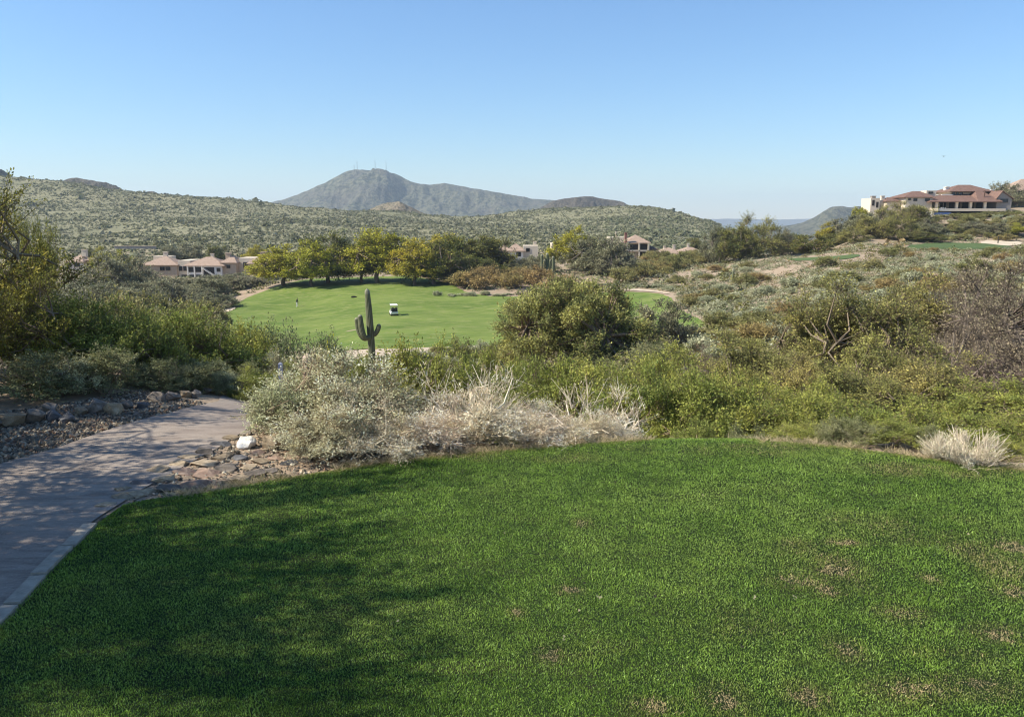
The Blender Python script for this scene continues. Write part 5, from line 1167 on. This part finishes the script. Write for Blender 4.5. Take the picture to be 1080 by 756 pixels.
h.wall(644, 661, 250.5, 1.5, 9, M_CREAM); h.wall(661, 685, 256, 0, 9, M_STUC); r_ = h.hip(661, 685, 256, 248, 0, 9, M_TILE, over=.6); h.chimney(659, 2.6, 246, 262, -.4, M_BRICK); h.chimney(651, 1.2, 245, 251, 4, M_CREAM)
h.loggia(665, 673.5, 258, 263.2, 0); h.loggia(675.5, 683.5, 257.6, 263, 0); h.loggia(675.5, 684, 265.5, 271.5, 0); h.wall(661.2, 685, 264, -1.0, 0, M_CREAM, 265.2, name="balcony"); h.post(674.6, 256.4, 273, -.8, .4, M_CREAM); h.post(661.8, 256.4, 273, -.8, .4, M_CREAM); h.post(684.4, 256.4, 273, -.8, .4, M_CREAM)
h.wall(685, 694, 263, 1, 9, M_GREYW); h.hip(685, 694, 263, 259.5, 1, 9, M_TILEB); h.win(653, 657, 256, 260, 1.5); h.win(687, 691, 265, 268.5, 1)
h = House("house", 712, 255, "long low house of pink roofs right of the tallest middle house")
h.wall(696, 724, 268, 0, 10, M_CREAM); r_ = h.hip(694, 724, 268, 261.5, 0, 10, M_TILE); h.wall(724, 744, 266, 2, 11, M_STUC); r2 = h.hip(722, 744, 266, 260.5, 2, 11, M_TILE)
h.chimney(714, 2.5, 259, 264, 5, M_CREAM, r_); h.chimney(704, 2, 260.5, 264, 5, M_CREAM, r_); h.chimney(730, 2.2, 258.5, 263, 6, M_CREAM, r2); h.win(699, 704, 269.2, 272, 0); h.win(730, 735, 267.5, 270.5, 2)
# low wall and road edge on the foot of the foothill
h = House("garden_wall", 140, 330, "long low brown wall on the slope above the left houses", "wall"); h.wall(118, 162, 259.8, 0, .6, M_GREYW, 262.5)
h.box("coping", 117.5, 162.5, 259.4, 259.8, -.15, .75, M_STUC)

# the villa on the right-hand hill
VY = 262
h = House("villa", 990, VY, "large cream villa with brown tiled hip roofs on the right-hand hilltop", "villa")
h.wall(917, 926.5, 209, 0, 7, M_CREAM); h.chimney(920, 4, 207, 210, 2, M_GREYW); h.loggia(918.5, 921, 211, 217, 0); h.loggia(922.8, 925.2, 213, 219, 0)
h.wall(926.5, 938, 211, 4, 12, M_GREYW); h.wall(937, 953, 212, 2, 12, M_CREAM); h.hip(937, 953, 212, 207.6, 2, 12, M_TILEB); h.chimney(936, 3.5, 206.5, 211, 6, M_CREAM)
h.wall(952, 980, 208, -1, 10, M_CREAM); h.hip(951, 981, 208, 201.3, -1, 10, M_TILEB, 967, 975); h.win(954.5, 957.5, 209.3, 211.5, -1); h.win(960, 964, 209.3, 212.3, -1); h.win(972, 977, 209.5, 212.5, -1)
h.wall(980, 1012, 206, 6, 14, M_CREAM); h.wall(983, 993.5, 200.5, 5, 9, M_CREAM); h.win(985, 990, 201.6, 204, 5); h.wall(999, 1011, 204.8, 4.5, 9, M_WHITE)
h.wall(977, 1046, 212.8, 3.5, 14, M_STUC); h.hip(976, 1047, 212.8, 204.5, -2.5, 14, M_TILEB, 1000, 1034, over=.7)
h.wall(1011, 1050, 201.2, 6, 16, M_CREAM); h.hip(1009, 1052, 201.2, 193.6, 5, 16, M_TILEB, 1026, 1039, over=.8); h.chimney(1010.5, 4, 196.5, 201, 10, M_WHITE); h.chimney(1015.5, 3, 195.8, 199, 12, M_CREAM)
for q in (1012.5, 1016.5, 1020.5): h.win(q, q + 3, 202.3, 205.2, 6)
h.hip(1026, 1048, 212.6, 198.8, -2.4, 14.2, M_TILEB, 1036, 1039, over=.6)
h.chimney(1035.2, .9, 201, 207.5, 0, M_TILEB)
for a, b_ in ((984.5, 1002), (1005.5, 1017), (1019.5, 1032), (1034.5, 1045.5)): h.loggia(a, b_, 213.4, 219.6, 3.4)
for q in (983, 1003.8, 1018.3, 1033.3): h.post(q, 213.2, 221, -2.0, .75, M_CREAM)
for q in (988, 991, 995, 999): h.post(q, 214, 219.6, 3.2, .18, M_WHITE, "door_frame")
z0 = h.Z(217.5); x0, x1 = h.X(1046.5), h.X(1062); ze, za = h.Z(209.5), h.Z(202.3); V = []; y0, y1 = -1.5, 12
for yy in (y0, y1): V += [(x0, yy, -3), (x1, yy, -3), (x1, yy, ze), ((x0 + x1) / 2 - 1, yy, za), (x0, yy, ze)]
obj("gable", np_mesh("gable", V, [np.array([[0, 1, 6, 5], [1, 2, 7, 6], [4, 0, 5, 9]]), np.array([[0, 2, 1], [0, 3, 2], [0, 4, 3], [5, 6, 7], [5, 7, 8], [5, 8, 9]])], M_GREYW), h.r)  # shaded gable wall: its shade is put into the grey stucco colour
m_ = Buf()
for s_, (xa, xb) in enumerate(((x0 - .5, (x0 + x1) / 2 - 1), ((x0 + x1) / 2 - 1, x1 + .5))):
    za_, zb_ = (ze - .3, za + .06) if s_ == 0 else (za + .06, ze - .3)
    m_.add([(xa, y0 - .5, za_), (xb, y0 - .5, zb_), (xb, y1, zb_), (xa, y1, za_), (xa, y0 - .5, za_ + .25), (xb, y0 - .5, zb_ + .25), (xb, y1, zb_ + .25), (xa, y1, za_ + .25)], [[0, 3, 2, 1], [4, 5, 6, 7], [0, 1, 5, 4], [2, 3, 7, 6], [1, 2, 6, 5], [3, 0, 4, 7]])
obj("roof", m_.mesh("roof", M_TILEB), h.r)
h.win(1050, 1058, 210, 214, -1.5); h.chimney(1053.2, 3, 199.8, 206, 6, M_WHITE); h.wall(1059, 1064.5, 203.5, 5, 10, M_WHITE); h.wall(1062, 1069, 211, 2, 8, M_CREAM)
h.wall(978, 1048, 220.3, -6, 3.5, M_CREAM, 223, name="terrace"); 
# pool with its pale rim, chairs beside it
P_ = (h.P[0], h.P[1], h.P[2])
M_POOL = plain("blue_pool_tile", (0.05, 0.10, 0.26), 0.3, 0.2, 1.2, 0.5)
po = House("swimming_pool", 992, 254, "raised blue swimming pool with pale rim in front of the villa's patio", "pool")
po.wall(982, 1003, 226.9, -1, 0.6, M_CREAM, 230, name="rim"); po.box("water_wall", 983.5, 1001.5, 224, 226.6, -.6, 4, M_POOL); po.wall(981.5, 983, 223, -.8, 4, M_WHITE, 230, name="rim")
for k, px in enumerate((992.3, 994.8, 997)):
    P = at(px, 259.2); d = ray(540, 223.2); z = CZ + d[2] / d[1] * 259.2; b = Buf(); r = empty("pool_chair", (P[0], P[1], z), 0.4 * k)
    b.box((0, 0, .42), (.6, .6, .08)); obj("seat", b.mesh("seat", M_WHITE), r); b = Buf(); b.box((0, .28, .85), (.6, .07, .85)); obj("backrest", b.mesh("backrest", M_WHITE), r)
    for a, c in ((-.25, -.25), (.25, -.25), (-.25, .25), (.25, .25)):
        b = Buf(); b.box((a, c, .19), (.07, .07, .38)); obj("leg", b.mesh("leg", M_WHITE), r)
    tag(r, "white chair beside the villa's blue pool, %s from the left" % ordn(k + 1), "chair", "white chairs by the pool")
h = House("house", 1085, 290, "tan gabled house cut by the photo's right edge behind the villa")
h.wall(1064, 1110, 202, 0, 12, M_CREAM); h.hip(1062, 1112, 202, 188, 0, 12, M_TILE, 1084, 1092, over=.6); h.win(1070, 1074, 204, 208, 0)

# dark post by the flag green
P = at(1055, 196); b = Buf(); d = ray(540, 249.2); hh = CZ + d[2] / d[1] * 196 - P[2]
b.tube([(0, 0, -.3), (0, 0, hh - .1)], [.13, .11], 8); b.tube([(0, 0, hh - .1), (0, 0, hh)], [.17, .15], 8)
tag(obj("wooden_post", b.mesh("wooden_post", plain("dark_wood", (0.05, 0.04, 0.03), .9, .2, 6)), loc=tuple(P)), "dark upright post in the pale sand at the right end of the hillside green", "post")

# radio masts on the summit
M_STEEL = plain("grey_steel", (0.16, 0.16, 0.17), 0.6, 0.1, 0.2, 0.3)
def mast(px, y0, y1, wm, lab):
    Y = 3500; d0, d1 = ray(540, y0), ray(540, y1); z0, z1 = CZ + d0[2] / d0[1] * Y, CZ + d1[2] / d1[1] * Y; x = (px - 540) / 862.5 * Y
    r = empty("radio_mast", (x, Y, z0)); hh = z1 - z0; b = Buf()
    for a in range(3):
        t = a * 2.094; b.tube([(wm * math.cos(t), wm * math.sin(t), -25), (wm * .5 * math.cos(t), wm * .5 * math.sin(t), hh * .8)], .35, 4)
    n = max(3, int(hh / 6))
    for k in range(n):
        z = hh * .8 * k / n; f = wm * (1 - .5 * k / n)
        p = [(f * math.cos(a * 2.094), f * math.sin(a * 2.094), z) for a in range(3)]
        for a in range(3): b.tube([p[a], (p[(a + 1) % 3][0], p[(a + 1) % 3][1], z + hh * .8 / n)], .2, 3)
    obj("lattice_frame", b.mesh("lattice_frame", M_STEEL), r)
    b = Buf(); b.tube([(0, 0, hh * .75), (0, 0, hh)], [.6, .35], 6); obj("antenna", b.mesh("antenna", M_STEEL), r); tag(r, lab, "radio mast", "radio masts on the summit")
mast(375.2, 180, 173.5, 1.6, "shortest radio mast on the mountain summit, at the left of the group")
mast(378.4, 180, 168.3, 1.5, "tall radio mast second from the left on the mountain summit")
mast(397.2, 181, 168, 1.1, "slender radio mast third from the left on the mountain summit")
mast(408.6, 183, 169.6, 1.3, "radio mast farthest right on the mountain summit")
b = Buf(); Y = 3500; d = ray(540, 179.8); z = CZ + d[2] / d[1] * Y; x = (399.5 - 540) / 862.5 * Y
b.box((0, 0, 0), (9, 7, 24)); b.box((0, 0, 12.6), (10, 8, 1.2)); b.box((-3, 0, 15), (1.2, 1.2, 4)); tag(obj("equipment_hut", b.mesh("equipment_hut", M_GREYW), loc=(x, Y, z - 6)), "tiny equipment hut on the mountain summit beside the third mast", "hut")

# ------------------------------------------------------------------ golf cart
def golf_cart(P, rz):
    r = empty("golf_cart", tuple(P), rz)
    WH = plain("white_cart_paint", (0.80, 0.79, 0.76), 0.35, 0.03, 3, 0.5); BL = plain("black_vinyl", (0.02, 0.02, 0.022), 0.6, 0.1, 6); RB = plain("tyre_rubber", (0.02, 0.02, 0.02), 0.9, 0.1, 9); ST = plain("cart_post_metal", (0.35, 0.35, 0.36), 0.4, 0.05, 5, 0.5)
    def prism(name, prof, w_, mat, y=0):          # side profile (x forward, z) extruded across
        n = len(prof); V = [(a, -w_ / 2 + y, c) for a, c in prof] + [(a, w_ / 2 + y, c) for a, c in prof]
        F = [[i, (i + 1) % n, n + (i + 1) % n, n + i] for i in range(n)]
        me = bpy.data.meshes.new(name); me.from_pydata(V, [], F + [list(range(n))[::-1], list(range(n, 2 * n))]); me.materials.append(mat); return obj(name, me, r)
    prism("body", [(-1.15, .42), (-1.18, .72), (-1.0, .80), (-.35, .78), (-.32, .36), (.35, .34), (.55, .80), (.75, .86), (1.15, .68), (1.2, .42), (.95, .30), (-.9, .30)], 1.16, WH)
    b = Buf(); b.box((-.45, 0, .86), (.55, 1.1, .14)); obj("seat", b.mesh("seat", BL), r); b = Buf(); b.box((-.72, 0, 1.12), (.10, 1.1, .42), 0); obj("backrest", b.mesh("backrest", BL), r)
    b = Buf(); b.box((-1.05, 0, 1.0), (.32, .9, .45)); b.tube([(-1.05, -.25, 1.1), (-1.12, -.25, 1.5)], .12, 8); b.tube([(-1.05, .25, 1.1), (-1.12, .25, 1.48)], .12, 8); obj("bag_rack", b.mesh("bag_rack", BL), r)
    prism("roof", [(-1.05, 1.80), (-1.0, 1.87), (.55, 1.90), (.72, 1.84), (.66, 1.79), (-1.0, 1.77)], 1.14, WH)
    for sx, tx in ((-.95, -.95), (.68, .52)):
        for sy in (-.5, .5):
            b = Buf(); b.tube([(sx, sy, .78), (tx, sy, 1.8)], .025, 8); obj("roof_post", b.mesh("roof_post", ST), r)
    for wx in (-.78, .82):
        for sy in (-.5, .5):
            b = Buf(); th = np.linspace(0, 2 * math.pi, 21)[:-1]
            b.tube([(wx, sy - .1, .23), (wx, sy - .07, .23), (wx, sy + .07, .23), (wx, sy + .1, .23)], [.19, .23, .23, .19], 20)
            w2 = obj("wheel", b.mesh("wheel", RB), r); b = Buf(); b.tube([(wx, sy - .11, .23), (wx, sy + .11, .23)], .11, 14); obj("rim", b.mesh("rim", WH), w2)
    b = Buf(); b.tube([(.45, .22, .85), (.25, .22, 1.12)], .02, 6); t = np.linspace(0, 2 * math.pi, 17)
    b.tube([(.24 + .09 * math.sin(a) * .6, .22 + .17 * math.cos(a), 1.14 + .12 * math.sin(a)) for a in t], .014, 6); obj("steering_wheel", b.mesh("steering_wheel", BL), r)
    tag(r, "white golf cart with dark seats parked on the fairway right of the tall saguaro", "golf cart"); return r
P = hit(415.4, 332.8); golf_cart(P, R(105))

# ------------------------------------------------------------------ golfer
def person(P, rz, label):
    """one skinned body; limbs taper, slightly bent to address a ball"""
    J = {}; 
    jv = [("pelvis", (0, 0, .93), .125), ("waist", (0, -.02, 1.08), .115), ("chest", (0, -.07, 1.30), .145), ("neck0", (0, -.11, 1.46), .06), ("neck1", (0, -.13, 1.52), .052), ("head0", (0, -.145, 1.60), .082), ("head1", (0, -.15, 1.70), .085),
          ("hl", (-.10, 0, .88), .095), ("kl", (-.15, -.06, .50), .06), ("al", (-.18, 0, .10), .042), ("fl", (-.19, -.15, .035), .036),
          ("hr", (.10, 0, .88), .095), ("kr", (.15, -.05, .50), .06), ("ar", (.18, .02, .10), .042), ("fr", (.19, -.13, .035), .036),
          ("sl", (-.19, -.08, 1.41), .062), ("el", (-.23, -.14, 1.14), .044), ("wl", (-.07, -.32, .95), .03), ("pl", (-.03, -.36, .89), .034),
          ("sr", (.19, -.08, 1.41), .062), ("er", (.23, -.13, 1.14), .044), ("wr", (.07, -.31, .96), .03), ("pr", (.03, -.35, .90), .034)]
    idx = {n: i for i, (n, _, _) in enumerate(jv)}
    E = [("pelvis", "waist"), ("waist", "chest"), ("chest", "neck0"), ("neck0", "neck1"), ("neck1", "head0"), ("head0", "head1"), ("pelvis", "hl"), ("hl", "kl"), ("kl", "al"), ("al", "fl"), ("pelvis", "hr"), ("hr", "kr"), ("kr", "ar"), ("ar", "fr"), ("chest", "sl"), ("sl", "el"), ("el", "wl"), ("wl", "pl"), ("chest", "sr"), ("sr", "er"), ("er", "wr"), ("wr", "pr")]
    V = [p for _, p, _ in jv]; rad = [r for *_, r in jv]
    for s, w_ in ((-1, "pl"), (1, "pr")):            # five fingers on each hand
        for k in range(5):
            a = len(V); b0 = np.array(jv[idx[w_]][1]); ox = (k - 2) * .013
            V += [tuple(b0 + [ox, -.02, -.045]), tuple(b0 + [ox + (0.02 * s if k == 0 else 0), -.035, -.075 + (.02 if k in (0, 4) else 0)])]; rad += [.009, .008]
            E += [(idx[w_], a), (a, a + 1)]
    me = bpy.data.meshes.new("person_body"); me.from_pydata(V, [(idx.get(a, a), idx.get(b, b)) for a, b in E], [])
    o = obj("person", me); md = o.modifiers.new("skin", 'SKIN')
    for i, v in enumerate(me.skin_vertices[0].data): v.radius = (rad[i], rad[i]); v.use_root = (i == 0)
    o.modifiers.new("sub", 'SUBSURF').levels = 2; o.modifiers["sub"].render_levels = 2
    dg = bpy.context.evaluated_depsgraph_get(); m2 = bpy.data.meshes.new_from_object(o.evaluated_get(dg)); o.modifiers.clear(); o.data = m2
    SK = plain("skin", (0.45, 0.27, 0.19), .6, .05, 8); TR = plain("pale_trousers", (0.62, 0.60, 0.55), .85, .06, 8); SH = plain("dark_jacket", (0.02, 0.022, 0.03), .85, .1, 8); BO = plain("white_shoes", (0.7, 0.7, 0.7), .6, .05, 8)
    for q in (SK, TR, SH, BO): m2.materials.append(q)
    for f in m2.polygons:
        c = f.center; f.use_smooth = True
        hand = c.z < 0.99 and c.y < -.27 and c.z > .7
        f.material_index = 0 if (c.z > 1.50 or hand) else 3 if c.z < .09 else 1 if (c.z < .96 and c.y > -.2) else 2
    o.location = tuple(P); o.rotation_euler = (0, 0, rz); tag(o, label, "person")
    b = Buf(); u = np.linspace(0, 1, 9)
    for k in range(8): b.tube([(0, -.145, 1.67 + k * .014), (0, -.145, 1.684 + k * .014)], [.093 * math.sqrt(1 - (k / 8.2) ** 2), .093 * math.sqrt(1 - ((k + 1) / 8.2) ** 2)], 14, cap=(k == 7))
    b.box((0, -.245, 1.685), (.13, .10, .012)); obj("cap", b.mesh("cap", SH), o)
    b = Buf(); b.box((0, -.232, 1.625), (.02, .02, .035)); b.box((0, -.226, 1.588), (.045, .006, .008))
    for sx in (-.03, .03): b.box((sx, -.224, 1.648), (.022, .008, .01))
    obj("face", b.mesh("face", plain("face_features", (0.25, 0.12, 0.09), .6)), o)
    for sx in (-.088, .088):
        b = Buf(); b.tube([(sx, -.14, 1.60), (sx, -.145, 1.65)], [.012, .016], 6); obj("ear", b.mesh("ear", SK), o)
    b = Buf(); b.tube([(0, -.37, .95), (.02, -.42, .75), (.06, -.62, .06)], [.014, .008, .007], 8); b.box((.10, -.64, .03), (.11, .04, .05))
    c = obj("golf_club", b.mesh("golf_club", M_STEEL), loc=tuple(P), rz=rz); tag(c, "thin dark golf club in the hands of the person on the fairway", "golf club")
P = hit(313.2, 323.8); person(P, R(70), "person in dark top and pale trousers standing alone on the left fairway")
# dark bundle lying on the fairway
P = hit(373.5, 314.3); r = empty("golf_bag", tuple(P), 0.15); b = Buf(); b.tube([(-.55, 0, .2), (-.3, 0, .22), (.25, 0, .2), (.5, 0, .17)], [.17, .19, .18, .14], 12); b.box((0, -.16, .2), (.55, .12, .2)); BL = plain("dark_bag_cloth", (0.02, 0.022, 0.02), .9, .1, 6)
obj("bag_body", b.mesh("bag_body", BL), r); b = Buf(); b.tube([(-.3, 0, .4), (0, 0, .52), (.25, 0, .38)], .025, 6); obj("strap", b.mesh("strap", BL), r)
tag(r, "low dark bag lying on the fairway between the person and the golf cart", "bag")
# a bird
P = np.array([(989.6 - 540) / 862.5 * 150, 150, CZ + ray(540, 165.2)[2] / ray(540, 165.2)[1] * 150]); b = Buf()
b.tube([(0, -.16, 0), (0, -.1, .01), (0, 0, 0), (0, .1, 0), (0, .2, -.01)], [.02, .035, .05, .03, .012], 8)
for s in (-1, 1): b.add([(s * .02, -.05, .02), (s * .02, .08, .02), (s * .2, .05, .12), (s * .2, -.06, .12), (s * .36, .07, .06), (s * .36, .03, .06)] , [[0, 1, 2, 3], [3, 2, 4, 5]]); b.add([(s * .02, -.05, .035), (s * .02, .08, .035), (s * .2, .05, .13), (s * .2, -.06, .13), (s * .36, .07, .065), (s * .36, .03, .065)], [[3, 2, 1, 0], [5, 4, 2, 3]])
tag(obj("bird", b.mesh("bird", BL), loc=tuple(P)), "tiny dark bird flying in the sky above the villa", "bird")
